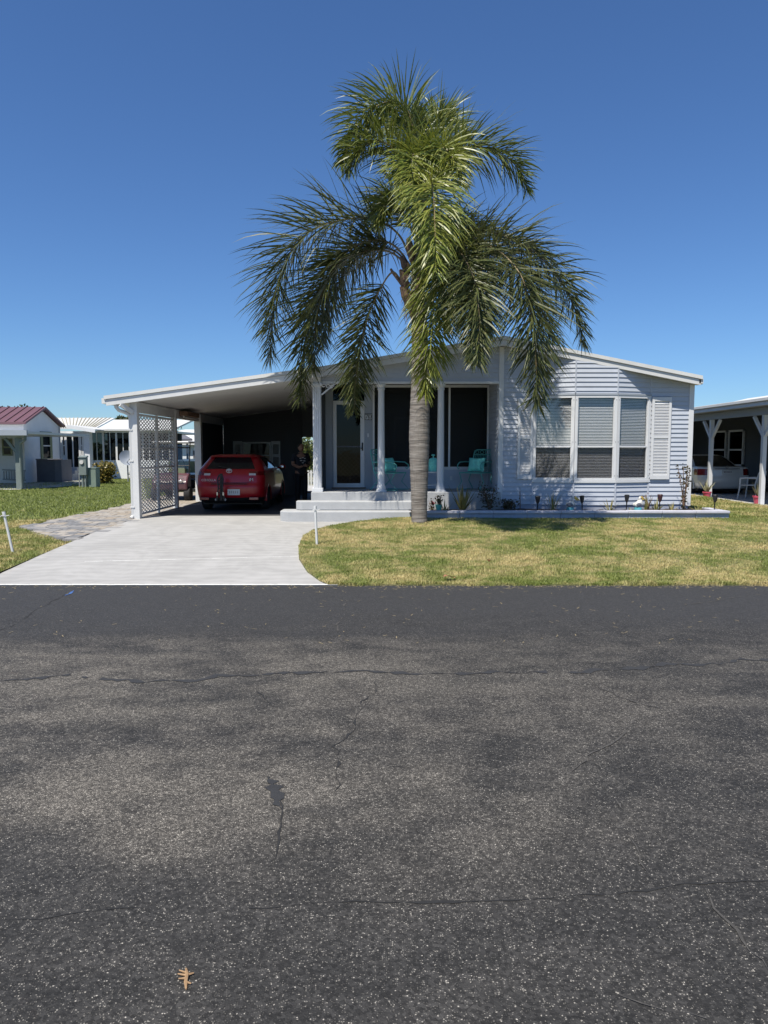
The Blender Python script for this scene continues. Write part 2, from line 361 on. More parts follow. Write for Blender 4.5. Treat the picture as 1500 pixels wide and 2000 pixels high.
def turf_color(g, p, k=1.0):
    n1 = g.noise(p, .55, 5, .6); n2 = g.noise(p, 2.3, 5, .65, .4); n3 = g.noise(p, 40, 2)
    x = g.n('ShaderNodeSeparateXYZ', i_0=p).outputs[0]; y = g.n('ShaderNodeSeparateXYZ', i_0=p).outputs[1]
    dry = g.math('ADD', g.math('MULTIPLY', n1, .45), g.math('MULTIPLY', n2, .55))
    # the far left lawn is greener, the front one drier
    gr = g.math('MULTIPLY', g.math('SUBTRACT', 1.0, g.ramp(x, -6.6, -4.5)), g.ramp(y, 14, 19))
    dry = g.math('SUBTRACT', dry, g.math('MULTIPLY', gr, .14))
    green = g.mix(n3, (.085*k,.112*k,.022*k), (.155*k,.175*k,.042*k))
    straw = g.mix(n3, (.26*k,.215*k,.095*k), (.40*k,.33*k,.16*k))
    c = g.mix(g.ramp(dry, .42, .61), green, straw)
    return c
def turf_mat(name, k, tr):
    m, g, b = newmat(name); out = m.node_tree.nodes['Material Output']; c = turf_color(g, g.pos(), k)
    g.nt.links.new(c, b.inputs['Base Color']); b.inputs['Roughness'].default_value = .6
    if tr:
        t = g.n('ShaderNodeBsdfTranslucent', i_Color=c).outputs[0]
        ms = g.n('ShaderNodeMixShader', i_0=tr, i_1=b.outputs[0], i_2=t); g.nt.links.new(ms.outputs[0], out.inputs[0])
    else:
        bp = g.n('ShaderNodeBump', i_Strength=.8, i_Distance=.02, i_Height=g.noise(g.pos(), 60, 4)); g.nt.links.new(bp.outputs[0], b.inputs['Normal'])
    return m
M['turf'] = turf_mat('turf_soil', .75, 0); M['blade'] = turf_mat('grass_blade', 1.75, .3)
def paver_mat(name, a, b_): return mat(name, a, .8, .2, 6, bump=.5, bscale=70, dirt=.15)
PAV = [paver_mat('paver_grey', (.33,.32,.31), 0), paver_mat('paver_dark', (.24,.24,.245), 0), paver_mat('paver_tan', (.40,.345,.28), 0), paver_mat('paver_buff', (.45,.41,.36), 0)]

# ------------------------------------------------------------------ ground, road, drive, lawns
def sheet(name, poly, z, mt, kind='structure'):
    b = MB(); b.add([(p[0], p[1], z(p[0], p[1]) if callable(z) else z) for p in poly], [tuple(range(len(poly)))])
    return tag(b.build(name, mt), kind=kind)
def gz(x, y):                       # lawn height: rises gently from the road to the houses
    t = max(0, min(1, (y-8.4)/6.8)); return -.035+.14*t
EDGE = 8.36
sheet('ground', [(-900,EDGE-.3),(900,EDGE-.3),(900,1500),(-900,1500)], -.16, M['turf'])
road = sheet('road', [(-300,-9),(300,-9),(300,EDGE),(-300,EDGE)], -.05, M['asphalt'])
road['label'] = 'worn dark asphalt street with pale exposed stones and cracks'
sheet('far_verge', [(-300,-400),(300,-400),(300,-9),(-300,-9)], -.055, M['turf'])

def ribbon(name, pix, w, mt, jit=.5, lift=None, step=.05, side=.02):
    lift = lift or {'crack_dark':.002,'tar_seam':.003,'crack_pale_dust':.004}.get(mt.name, .005)+random.uniform(0,.0006)
    P = [gnd(x, y, -.05) for x, y in pix]; pts = []
    for a, c in zip(P[:-1], P[1:]):
        n = max(2, int((c-a).length/step)); pts += [a.lerp(c, i/n) for i in range(n)]
    pts.append(P[-1]); b = MB(); vs = []; off = 0
    for i, p in enumerate(pts):
        t = (pts[min(i+1,len(pts)-1)]-pts[max(i-1,0)]).normalized(); n = Vector((-t.y, t.x, 0))
        off = off*.85+random.gauss(0, side*.5)
        ww = w*max(.12, 1+random.uniform(-jit, jit)*1.4)*min(1, .25+min(i, len(pts)-1-i)*.15)
        vs += [p+n*(off-ww/2)+Vector((0,0,lift)), p+n*(off+ww/2)+Vector((0,0,lift))]
    keep = []; on = 1
    for i in range(len(pts)-1):
        if random.random() < (.035 if on else .35): on = 1-on
        if on or name in ('patch','blue_mark'): keep.append(i)
    b.add(vs, [(2*i, 2*i+1, 2*i+3, 2*i+2) for i in keep])
    o = b.build(name, mt, road); return o
ribbon('seam', [(-60,1335),(130,1323),(300,1333),(400,1326),(420,1316),(480,1322),(540,1316),(640,1314),(760,1309),(900,1315),(1100,1318),(1300,1298),(1560,1285)], .035, M['tar'], 1.0, side=.035)
ribbon('crack', [(-40,1802),(80,1798),(170,1785),(330,1778),(420,1775),(520,1772),(600,1763),(720,1758),(790,1762),(980,1757),(1120,1750),(1260,1738),(1400,1724),(1540,1718)], .007, M['crack'], 1.0, side=.012)
ribbon('crack', [(732,1330),(728,1360),(712,1390),(702,1420),(685,1460),(668,1510),(650,1545)], .009, M['crack'], 1.0, side=.03)
ribbon('crack', [(484,1338),(505,1360),(535,1388)], .008, M['crack'], 1.0, side=.025)
ribbon('crack', [(135,1157),(70,1195),(20,1225),(-30,1240)], .014, M['crack'], .9)
ribbon('crack', [(545,1560),(548,1590),(538,1640),(530,1680)], .010, M['crack'], .9)
ribbon('patch', [(524,1518),(532,1545),(545,1580)], .045, M['tar'], .6, step=.02)
ribbon('crack', [(1145,1315),(1175,1345),(1230,1370),(1290,1382)], .012, M['crackpale'], 1.0)
ribbon('crack', [(1115,1508),(1160,1522),(1190,1535),(1205,1570),(1240,1640),(1275,1720)], .007, M['crackpale'], 1.0, side=.015)
ribbon('crack', [(1365,1735),(1372,1775),(1420,1820),(1450,1860),(1490,1900)], .006, M['crackpale'], 1.1, side=.03)
ribbon('crack', [(1115,1508),(1180,1460),(1240,1415)], .010, M['crackpale'], 1.0)
ribbon('crack', [(1340,1182),(1400,1176),(1450,1166)], .010, M['crackpale'], 1.0)
ribbon('crack', [(672,1170),(668,1200),(662,1240)], .012, M['crackpale'], 1.0)
ribbon('crack', [(1210,1942),(1300,1975),(1380,2000)], .006, M['crackpale'], 1.0)
ribbon('blue_mark', [(140,1154),(132,1161),(124,1164)], .03, M['bluepaint'], .6, lift=.004, step=.03)

def clip(pl, y0, y1):
    for s_, yy in ((1, y0), (-1, y1)):
        out = []
        for i in range(len(pl)):
            a_, c_ = pl[i-1], pl[i]; da, dc = s_*(a_[1]-yy), s_*(c_[1]-yy)
            if (da >= 0) != (dc >= 0):
                t = da/(da-dc); out.append((a_[0]+(c_[0]-a_[0])*t, yy))
            if dc >= 0: out.append(c_)
        pl = out
        if not pl: return pl
    return pl
lit = MB()
for k in range(1500):
    x = random.uniform(-6, 11); y = EDGE-.012-abs(random.gauss(0,.10)) if k < 1150 else random.uniform(5.8, EDGE); a = random.uniform(0,3.14); l = random.uniform(.006,.028) if y > 5 else random.uniform(.003,.010); w = random.uniform(.002,.005)
    c_, s_ = math.cos(a), math.sin(a); z = -.0465
    if x < 0 and k < 1150 and random.random() < .55: continue
    lit.add([(x-c_*l-s_*w,y-s_*l+c_*w,z),(x-c_*l+s_*w,y-s_*l-c_*w,z),(x+c_*l+s_*w,y+s_*l-c_*w,z+.004),(x+c_*l-s_*w,y+s_*l+c_*w,z+.004)], [(0,1,2,3)])
tag(lit.build('litter', mat('dry_litter', (.34,.28,.17), .8, .4, 40)), 'bits of dry grass and grit along the road edge', 'litter', kind='stuff')
def dz(y): return -.046+.046*max(0, min(1, (y-EDGE)/5))
rb = [(657,1146),(625,1132),(600,1115),(584,1092),(583,1072),(592,1054),(612,1043),(645,1036),(700,1028),(745,1024),(800,1019)]
right_edge = [gnd(x, y, -.02) for x, y in rb]
left_edge = [gnd(x, y, -.02) for x, y in [(268,1014),(200,1036),(145,1057),(75,1085),(0,1117),(-60,1146)]]
b = MB()
dp = [Vector((left_edge[-1].x, EDGE+.002, 0)), Vector((right_edge[0].x, EDGE+.002, 0))]+right_edge[1:]+[Vector((.62,15.6,0)), Vector((.62,16.3,0)), Vector((-1.45,16.3,0)), Vector((-1.45,26,0)), Vector((-5.62,26,0))]+left_edge[:-1]
n = len(dp); b.add([(p.x, p.y, dz(p.y)) for p in dp]+[(p.x, p.y, -.2) for p in dp], [(i, n+i, n+(i+1)%n, (i+1)%n) for i in range(n)])
for y0_, y1_ in ((EDGE,EDGE+5),(EDGE+5,16.9)):
    q_ = clip([(p.x, p.y) for p in dp], y0_, y1_); b.add([(x, y, dz(y)) for x, y in q_], [tuple(range(len(q_)))])
fq = clip([(p.x, p.y) for p in dp], 16.9, 26)
drive = tag(b.build('driveway', M['concrete']), 'pale painted concrete driveway running into the carport', kind='structure')
tag(MB().add([(x, y, 0) for x, y in fq], [tuple(range(len(fq)))]).build('carport_floor', M['floor']), 'slab under the carport, its shade painted into the colour', kind='structure')
b = MB(); a, c = gnd(165,1097,-.03), gnd(583,1087,-.03)
for i in range(24):
    p, q = a.lerp(c, i/24), a.lerp(c, (i+1)/24); w = .017+random.uniform(-.009,.009)
    b.add([(p.x,p.y-w,dz(p.y-w)+.0015),(q.x,q.y-w,dz(q.y-w)+.0015),(q.x,q.y+w,dz(q.y+w)+.0015),(p.x,p.y+w,dz(p.y+w)+.0015)], [(0,1,2,3)])
b.build('joint_line', M['linepaint'], drive)
b = MB(); xs = np.linspace(left_edge[-1].x, right_edge[0].x, 60)
for x0, x1 in zip(xs[:-1], xs[1:]):
    w0 = .018+random.uniform(-.012,.014)
    b.add([(x0,EDGE-.006,-.041),(x1,EDGE-.006,-.041),(x1,EDGE+w0,-.036),(x0,EDGE+w0,-.036)], [(0,1,2,3)])
b.build('edge_strip', M['linepaint'], drive)

# pavers beside the drive, one by one near the camera
pav = tag(sheet('paver_apron', [(-5.45,12.1),(-5.40,16.2),(-5.40,27),(-7.6,27),(-7.5,20.5),(-7.45,17),(-7.5,14.5),(-6.4,13.2)], -.036, M['soil']), 'grey and tan paving stones curving beside the carport')
poly = [(-5.42,12.15),(-5.42,27),(-7.55,27),(-7.45,20.5),(-7.42,17),(-7.45,14.6),(-6.35,13.25)]
def inside(x, y, P):
    r = False; j = len(P)-1
    for i in range(len(P)):
        if (P[i][1] > y) != (P[j][1] > y) and x < (P[j][0]-P[i][0])*(y-P[i][1])/(P[j][1]-P[i][1])+P[i][0]: r = not r
        j = i
    return r
cells = []
row = 0; y = 12.2
while y < 26.5:
    hgt = .225; x = -7.7+random.uniform(0,.15)
    while x < -5.45:
        wd = random.choice((.15,.225,.3)) if y < 21 else random.choice((.3,.45))
        if inside(x+wd/2, y+hgt/2, poly): cells.append((x, y, wd, hgt))
        x += wd
    y += hgt
cells.sort(key=lambda c: c[1])
pm = {}
rest = MB()
for i, (x, y, wd, hgt) in enumerate(cells):
    if i < 300:
        k = random.choice((0,0,1,1,2,3)) if y < 16 else random.choice((0,2,2,3,3))
        key = (wd, k)
        if key not in pm:
            q = MB(); e = .0025; t = .004
            q.add([(e,e,0),(wd-e,e,0),(wd-e,hgt-e,0),(e,hgt-e,0),(e+t,e+t,.035),(wd-e-t,e+t,.035),(wd-e-t,hgt-e-t,.035),(e+t,hgt-e-t,.035)], [(4,5,6,7),(0,1,5,4),(1,2,6,5),(2,3,7,6),(3,0,4,7)])
            o = q.build('paver', PAV[k], pav); pm[key] = o
        else: o = pm[key].copy(); C.objects.link(o)
        o.location = (x, y, -.036+random.uniform(-.002,.002)); o.rotation_euler = (random.gauss(0,.004), random.gauss(0,.004), 0)
    else: rest.box((x+.004,y+.004,-.036), (x+wd-.004,y+hgt-.004,0))
if rest.v: tag(rest.build('far_pavers', PAV[2], pav), kind='stuff')

# lawns
front = [Vector((right_edge[0].x, EDGE, 0))]+right_edge+[Vector((.6,15.3,0)), Vector((7.5,15.3,0)), Vector((7.5,30,0)), Vector((9.9,30,0)), Vector((9.9,17.2,0)), Vector((40,17.2,0)), Vector((40,EDGE,0))]
left = [Vector((-60,EDGE,0)), Vector((left_edge[-1].x,EDGE,0))]+left_edge[::-1][1:-2]+[Vector((-5.45,12.1,0)), Vector((-6.4,13.2,0)), Vector((-7.5,14.5,0)), Vector((-7.45,17,0)), Vector((-7.5,20.5,0)), Vector((-7.6,27,0)), Vector((-5.7,27,0)), Vector((-5.7,60,0)), Vector((-60,60,0))]
def lawn_z_left(x, y): return -.02
for nm, P, zf, lb in (('front_lawn', front, gz, 'patchy dry green front lawn right of the driveway'), ('side_lawn', left, lawn_z_left, 'green lawn left of the driveway')):
    o = sheet(nm, [(p.x, p.y) for p in P], zf, M['turf']); o['label'] = lb
    if nm == 'front_lawn':          # follow the slope: rebuild as strips
        bpy.data.objects.remove(o); b = MB(); 
        pl = [(p.x, p.y) for p in P]
        ys = [EDGE, 15.2, 30.0]
        for y0, y1 in zip(ys[:-1], ys[1:]):
            q = clip(pl, y0, y1)
            if len(q) > 2: b.add([(x, yv, gz(x, yv)) for x, yv in q], [tuple(range(len(q)))])
        # skirt so the turf edge stands a little proud of the road and drive
        ep = [(40,EDGE)]+[(right_edge[0].x, EDGE)]+[(p.x, p.y) for p in right_edge[1:]]
        b.add([(x, yv, gz(x, yv)) for x, yv in ep]+[(x, yv, -.2) for x, yv in ep], [(i, i+1, len(ep)+i+1, len(ep)+i) for i in range(len(ep)-1)])
        o = tag(b.build(nm, M['turf']), lb, kind='structure')
def blades(name, P, zf, n, hmin, hmax, wid, xr, yr, label, edge_bias=None):
    poly = [(p.x, p.y) for p in P]; pts = []
    X = rng.uniform(*xr, n*3); u = rng.uniform(0, 1, n*3)
    Y = yr[0]+(yr[1]-yr[0])*u**1.35
    px = np.array(poly); ins = np.zeros(len(X), bool); j = len(px)-1
    for i in range(len(px)):
        cond = ((px[i,1] > Y) != (px[j,1] > Y)) & (X < (px[j,0]-px[i,0])*(Y-px[i,1])/(px[j,1]-px[i,1]+1e-12)+px[i,0])
        ins ^= cond; j = i
    X, Y = X[ins][:n], Y[ins][:n]; n = len(X)
    Z = np.array([zf(a, c) for a, c in zip(X, Y)])
    clump = .65+.7*(np.sin(X*3.1+np.sin(Y*2.3)*2)*np.sin(Y*3.7+np.sin(X*1.9)*2)*.5+.5)
    H = rng.uniform(hmin, hmax, n)*clump; A = rng.uniform(0, 2*np.pi, n); L = rng.uniform(.2, 1.1, n)*H; A2 = rng.uniform(0, 2*np.pi, n)
    wx, wy = np.cos(A)*wid/2, np.sin(A)*wid/2; lx, ly = np.cos(A2)*L, np.sin(A2)*L
    V = np.empty((n, 5, 3))
    V[:,0] = np.stack([X-wx, Y-wy, Z-.005], 1); V[:,1] = np.stack([X+wx, Y+wy, Z-.005], 1)
    V[:,2] = np.stack([X+wx*.75+lx*.35, Y+wy*.75+ly*.35, Z+H*.62], 1); V[:,3] = np.stack([X-wx*.75+lx*.35, Y-wy*.75+ly*.35, Z+H*.62], 1)
    V[:,4] = np.stack([X+lx, Y+ly, Z+H], 1)
    me = bpy.data.meshes.new(name); me.vertices.add(n*5); me.vertices.foreach_set('co', V.ravel())
    base = np.arange(n)[:,None]*5
    li = np.concatenate([base+np.array([0,1,2,3]), base+np.array([3,2,4])], 1).ravel()
    me.loops.add(n*7); me.loops.foreach_set('vertex_index', li)
    ls = (np.arange(n)[:,None]*7+np.array([0,4])).ravel(); me.polygons.add(n*2); me.polygons.foreach_set('loop_start', ls)
    me.update(calc_edges=True); me.materials.append(M['blade'])
    o = bpy.data.objects.new(name, me); C.objects.link(o); return tag(o, label, 'grass', kind='stuff')
blades('grass', front, gz, 280000, .010, .033, .008, (-2.6,12.5), (EDGE+.01,15.3), 'short dry grass of the front lawn')
blades('grass', [Vector((right_edge[0].x,EDGE-.05,0)),Vector((14,EDGE-.05,0)),Vector((14,EDGE+.03,0)),Vector((right_edge[0].x,EDGE+.03,0))], lambda x, y: -.045 if (math.sin(x*3.7)+math.sin(x*9.1+1)+math.sin(x*23))*.014+EDGE-.012 < y else -.3, 9000, .02, .05, .009, (-1,13), (EDGE-.05,EDGE+.03), 'ragged grass creeping over the edge of the road')
blades('grass', front, gz, 40000, .03, .07, .014, (7.3,13), (15.3,24), 'greener grass between the two homes')
blades('grass', left, lawn_z_left, 70000, .015, .05, .010, (-9.5,-4.9), (EDGE,16), 'grass around the leaning white stake')
blades('grass', left, lawn_z_left, 110000, .03, .06, .020, (-22,-5.7), (15,45), 'green grass left of the carport')

# ------------------------------------------------------------------ the home
FY = 15.95                                             # front edge of the roof
TL, TM, TP, TR = at(205,774,FY), at(632,716,FY), at(985,657,FY), at(1372,735,FY)
def lerp2(a, b_, x): return a.z+(b_.z-a.z)*(x-a.x)/(b_.x-a.x)
def ztop(x):
    if x < TM.x: return lerp2(TL, TM, x)
    if x < TP.x: return lerp2(TM, TP, x)
    return lerp2(TP, TR, x)
def zsof(x): return ztop(x)-.20
home = thing('mobile_home', (2.7,16.25,0), 'pale lavender sided mobile home with bow window and columned porch', 'house')
WY, BY = 16.25, 15.97
X0, X1, X2, X3, X4, X5 = at(975,880,WY).x, at(1040,880,WY).x, at(1121,880,BY).x, at(1203,880,BY).x, at(1267,880,WY).x, at(1347,880,WY).x
PXL = -1.45                                            # porch left side
ROW = .1016; Z0 = .34
def clip_hp(P, f):
    out = []
    for i in range(len(P)):
        a, c = P[i-1], P[i]; da, dc = f(a), f(c)
        if (da >= 0) != (dc >= 0):
            t = da/(da-dc); out.append(tuple(a[k]+(c[k]-a[k])*t for k in range(2)))
        if dc >= 0: out.append(c)
    return out
def siding(parent, p0, p1, z0, z1, top, mt, skip=None, back=.05, name='siding_board', joined=None):
    p0, p1 = Vector((p0[0],p0[1],0)), Vector((p1[0],p1[1],0)); L = (p1-p0).length; d = (p1-p0)/L; nrm = Vector((d.y,-d.x,0))
    z = z0
    while z < z1-.005:
        zt = min(z+ROW, z1)
        if not (skip and skip[0] <= (z+zt)/2 <= skip[1]):
            P = [(0,z-.012),(L,z-.012),(L,zt),(0,zt)]
            if top: 
                for (xa, xb) in ((p0.x, TP.x), (TP.x, p1.x)):
                    pass
                if p0.x < TP.x < p1.x:
                    sL = (TP.x-p0.x)/d.x
                    PL = clip_hp([(0,z-.012),(sL,z-.012),(sL,zt),(0,zt)], lambda q: top(p0.x+d.x*q[0])-q[1])
                    PR = clip_hp([(sL,z-.012),(L,z-.012),(L,zt),(sL,zt)], lambda q: top(p0.x+d.x*q[0])-q[1])
                    polys = [PL, PR]
                else: polys = [clip_hp(P, lambda q: top(p0.x+d.x*q[0])-q[1])]
            else: polys = [P]
            b = joined or MB(); any_ = False
            for Q in polys:
                if len(Q) < 3: continue
                any_ = True
                fr = [p0+d*s_+Vector((0,0,zz))+nrm*(.026-.022*min(1,max(0,(zz-z+.012)/(ROW+.012)))) for s_, zz in Q]
                bk = [p0+d*s_+Vector((0,0,zz))-nrm*.01 for s_, zz in Q]; n = len(Q)
                b.add(fr+bk, [tuple(range(n)), tuple(range(2*n-1,n-1,-1))]+[(i,n+i,n+(i+1)%n,(i+1)%n) for i in range(n)])
            if any_ and joined is None: b.build(name, mt, parent)
        z = zt
WIN0, WIN1 = at(1160,938,BY).z, at(1160,772,BY).z      # bow window sill / head
segs = [((X0,WY),(X1,WY),None), ((X1,WY),(X2,BY),1), ((X2,BY),(X3,BY),1), ((X3,BY),(X4,WY),1), ((X4,WY),(X5,WY),None)]
for p0, p1, w in segs:
    siding(home, p0, p1, Z0, 4.3, lambda x: zsof(x)+.03, M['siding'], (WIN0-.03, WIN1+.05) if w else None)
# sheathing behind the boards, skirting below, other outside walls
def wall(name, p0, p1, z0, z1, mt, parent=home, th=.06, off=-.012):
    p0, p1 = Vector((p0[0],p0[1],0)), Vector((p1[0],p1[1],0)); d = (p1-p0).normalized(); nrm = Vector((d.y,-d.x,0))
    a, c = p0+nrm*off, p1+nrm*off
    b = MB(); za = z1 if not callable(z1) else z1(p0.x); zc = z1 if not callable(z1) else z1(p1.x)
    return b.prism([(a.x,a.y,z0),(c.x,c.y,z0),(c.x,c.y,zc),(a.x,a.y,za)], -nrm*th).build(name, mt, parent)
for p0, p1, w in segs:
    if w is None: wall('wall', p0, p1, Z0-.01, lambda x: zsof(x)+.1, M['siding'])
    else:
        wall('wall', p0, p1, Z0-.01, WIN0-.03, M['siding']); wall('wall', p0, p1, WIN1+.05, lambda x: zsof(x)+.1, M['siding'])
    wall('skirting', p0, p1, -.05, Z0-.004, M['skirt'], off=.004)
wall('wall', (X5,WY), (X5,30), -.05, lambda x: zsof(x)+.1, M['sidingpale'])
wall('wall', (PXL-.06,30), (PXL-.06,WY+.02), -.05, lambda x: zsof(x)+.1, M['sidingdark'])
wall('wall', (X5,30), (PXL-.06,30), -.05, 3.1, M['sidingpale'])
# corner posts and seam strips
for x, y, w in ((X0-.02,WY,.10),(X5-.05,WY,.10)):
    MB().box((x-.01,y-.035,Z0-.05),(x+w,y+.03,zsof(x)+.02)).build('corner_post', M['trim'], home, bevel=.004)
for x, y in ((X1,WY),(X2,BY),(X3,BY),(X4,WY)):
    MB().box((x-.018,y-.032,Z0-.02),(x+.018,y+.02,WIN0-.04)).build('seam_strip', M['siding'], home)
    MB().box((x-.014,y-.030,WIN1+.06),(x+.014,y+.02,zsof(x)-.005)).build('seam_strip', M['siding'], home)
# bow window: three units, each two sashes, blinds inside, insect screen on the lower half
MEET = at(1160,872,BY).z
def window_unit(p0, p1, nm='window'):
    p0, p1 = Vector((*p0,0)), Vector((*p1,0)); L = (p1-p0).length; d = (p1-p0)/L; nr = Vector((d.y,-d.x,0)); up = Vector((0,0,1))
    def rect(s0, s1, z0, z1, o0, o1): 
        a = [p0+d*s0+up*z0+nr*o0, p0+d*s1+up*z0+nr*o0, p0+d*s1+up*z1+nr*o0, p0+d*s0+up*z1+nr*o0]
        return a, nr*(o1-o0)
    b = MB(); fw = .062
    for r in ((0,fw,WIN0,WIN1),(L-fw,L,WIN0,WIN1),(fw,L-fw,WIN0,WIN0+.05),(fw,L-fw,WIN1-.055,WIN1)): b.prism(*rect(*r,.035,-.05))
    w = b.build(nm, M['trim'], home)
    b = MB(); b.prism(*rect(fw,L-fw,MEET-.02,MEET+.02,.02,-.03))
    for r in ((fw,fw+.016,WIN0+.05,WIN1-.055),(L-fw-.016,L-fw,WIN0+.05,WIN1-.055)): b.prism(*rect(*r,.015,-.03))
    b.build('sash', M['trim'], w)
    MB().prism(*rect(fw+.01,L-fw-.01,MEET,WIN1-.05,-.012,-.016)).build('pane', M['glass'], w)
    MB().prism(*rect(fw+.01,L-fw-.01,WIN0+.045,MEET,-.02,-.024)).build('pane', M['glass'], w)
    MB().prism(*rect(fw+.012,L-fw-.012,WIN0+.05,MEET-.02,-.004,-.0055)).build('insect_screen', M['screen'], w)
    b = MB(); z = WIN0+.06
    while z < WIN1-.06:
        tl = .0105
        a = [p0+d*(fw+.006)+up*(z-tl)+nr*-.05, p0+d*(L-fw-.006)+up*(z-tl)+nr*-.05, p0+d*(L-fw-.006)+up*(z+tl)+nr*-.066, p0+d*(fw+.006)+up*(z+tl)+nr*-.066]
        b.add(a, [(0,1,2,3)]); z += .034
    tag(b.build('blind', M['slat'], w), kind='stuff')
    MB().prism(*rect(0,L,WIN0-.055,WIN0-.002,.045,-.03)).build('sill', M['trim'], w)
    MB().prism(*rect(0,L,WIN1+.002,WIN1+.045,.045,-.03)).build('head', M['sidingpale'], w)
    for s_ in (fw*.4, L-fw*.4):
        for zz in (WIN0+.1, MEET+.1, WIN1-.1): MB().prism(*rect(s_-.006,s_+.006,zz-.01,zz+.01,.036,.04)).build('clip', M['steel'], w)
for p0, p1, w in segs:
    if w: window_unit(p0, p1)
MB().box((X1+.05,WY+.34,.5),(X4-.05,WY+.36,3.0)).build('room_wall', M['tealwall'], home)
# louvred shutters
def shutter(x0, x1, y, z0, z1, parent=home, mt=None, nm='shutter'):
    mt = mt or M['shutter']; b = MB(); f = .055; zm = z0+(z1-z0)*.52
    for r in ((x0,z0,x0+f,z1),(x1-f,z0,x1,z1),(x0+f,z0,x1-f,z0+.10),(x0+f,z1-.09,x1-f,z1),(x0+f,zm-.035,x1-f,zm+.035)): b.box((r[0],y-.045,r[1]),(r[2],y-.008,r[3]))
    s_ = b.build(nm, mt, parent, bevel=.003)
    b = MB(); z = z0+.115
    while z < z1-.105:
        if abs(z-zm) > .045: b.add([(x0+f,y-.038,z-.014),(x1-f,y-.038,z-.014),(x1-f,y-.014,z+.014),(x0+f,y-.014,z+.014)], [(0,1,2,3)]); 
        z += .034
    b.box((x0+f,y-.012,z0+.1),(x1-f,y-.010,z1-.09))
    tag(b.build('louvres', mt, s_), kind='stuff')
shutter(at(1010,880,WY).x, X1-.01, WY-.02, at(1010,936,WY).z, at(1010,778,WY).z)
shutter(X4+.03, at(1307,880,WY).x, WY-.02, at(1300,936,WY).z, at(1300,776,WY).z)

# roof of the home, fascia and drip edge
def roof_slab(name, xs, y0, y1, t0, t1, mt, parent):
    b = MB(); n = len(xs); P = [(x, ztop(x)-t0) for x in xs]+[(x, ztop(x)-t1) for x in xs[::-1]]
    return b.prism([(x, y0, z) for x, z in P], (0, y1-y0, 0)).build(name, mt, parent)
roof = roof_slab('roof', [TM.x, TP.x, TR.x], FY+.03, 30.3, .0, .13, M['roofwhite'], home)
roof_slab('fascia', [TM.x+.002, TP.x, TR.x-.03], FY, FY+.028, .075, .195, M['white'], home)
roof_slab('drip_edge', [TM.x+.002, TP.x, TR.x], FY-.03, FY+.026, -.012, .066, M['roofwhite'], home)
roof_slab('soffit', [X0-.02, TP.x, X5+.12], FY+.03, WY+.02, .135, .165, M['white'], home)
MB().bar((TR.x-.02,FY,ztop(TR.x)-.10),(TR.x-.02,30.2,ztop(TR.x)-.10),.09,.11).build('gutter', M['white'], home)

# porch: beam with boards, columns, floor, steps
BZ = at(800,748,WY).z                                  # underside of the beam
siding(home, (PXL,WY), (X0-.03,WY), BZ+.04, 4.2, lambda x: zsof(x)+.03, M['siding'])
wall('beam', (PXL,WY), (X0-.03,WY), BZ+.02, lambda x: zsof(x)+.1, M['siding'], th=.1)
MB().box((PXL-.1,WY-.05,BZ-.02),(X0-.03,WY+.12,BZ+.035)).build('beam_trim', M['trim'], home, bevel=.005)
PZ = .615; PY1 = 17.62                                 # porch floor, porch back wall
def column(x, y, z0, z1, r):
    b = MB(); h = z1-z0
    b.lathe([(r*1.35,0),(r*1.38,.05),(r*1.22,.07),(r*1.25,.11),(r,.16),(r*1.0,h*.35),(r*.86,h-.2),(r*.86,h-.14),(r*1.02,h-.13),(r*1.02,h-.1),(r*.9,h-.09),(r*1.15,h-.05),(r*1.3,h-.035),(r*1.3,h)], (x,y,z0), 28, .045)
    c = b.build('column', M['trim'], home, smooth=True)
    MB().box((x-r*1.45,y-r*1.45,z0-.001),(x+r*1.45,y+r*1.45,z0+.03)).build('base_block', M['trim'], c)
for px in (744.5, 861):
    x = at(px,850,WY-.02).x; column(x, WY+.03, PZ+.002, BZ-.02, .082)
# squared fluted pier at the carport corner
x0, x1 = at(612,850,WY).x, at(628,850,WY).x
b = MB(); b.box((x0,WY-.1,PZ),(x1,WY+.1,BZ+.35))
for k in range(4): b.box((x0+.02+k*.042,WY-.112,PZ+.1),(x0+.042+k*.042,WY-.099,BZ-.1))
b.box((x0-.03,WY-.14,PZ),(x1+.03,WY+.13,PZ+.09)); b.box((x0-.03,WY-.14,BZ-.08),(x1+.03,WY+.13,BZ-.019))
b.build('pier', M['trim'], home, bevel=.006)
# scroll bracket above the pier
b = MB(); s0 = at(628,760,WY-.08)
for k in range(3): b.tube([(s0.x+.05+k*.09+.05*math.cos(t)*(1-t/9), WY-.09, BZ-.02-.05-k*.012+.05*math.sin(t)*(1-t/9)) for t in [i*.55 for i in range(12)]], .012, 6)
b.bar((s0.x,WY-.09,BZ-.27),(s0.x+.30,WY-.09,BZ-.03),.02,.035)
b.build('scroll_bracket', M['trim'], home, smooth=True)
porch = MB().box((PXL-.2,16.08,-.03),(X0+.02,PY1+.1,PZ)).build('porch_floor', M['stepc'], home, bevel=.012)
def step(xl, xr, y0, z0, z1, cut):
    b = MB(); P = [(xl+cut,y0,z0),(xr,y0,z0),(xr,16.15,z0),(xl,16.15,z0),(xl,y0+cut,z0)]
    return b.prism(P, (0,0,z1-z0)).build('step', M['stepc'], home, bevel=.02)
step(at(545,1000,15.5).x, .60, 15.48, -.03, .225, .18)
step(at(577,980,15.8).x, .62, 15.79, .2251, .425, .12)
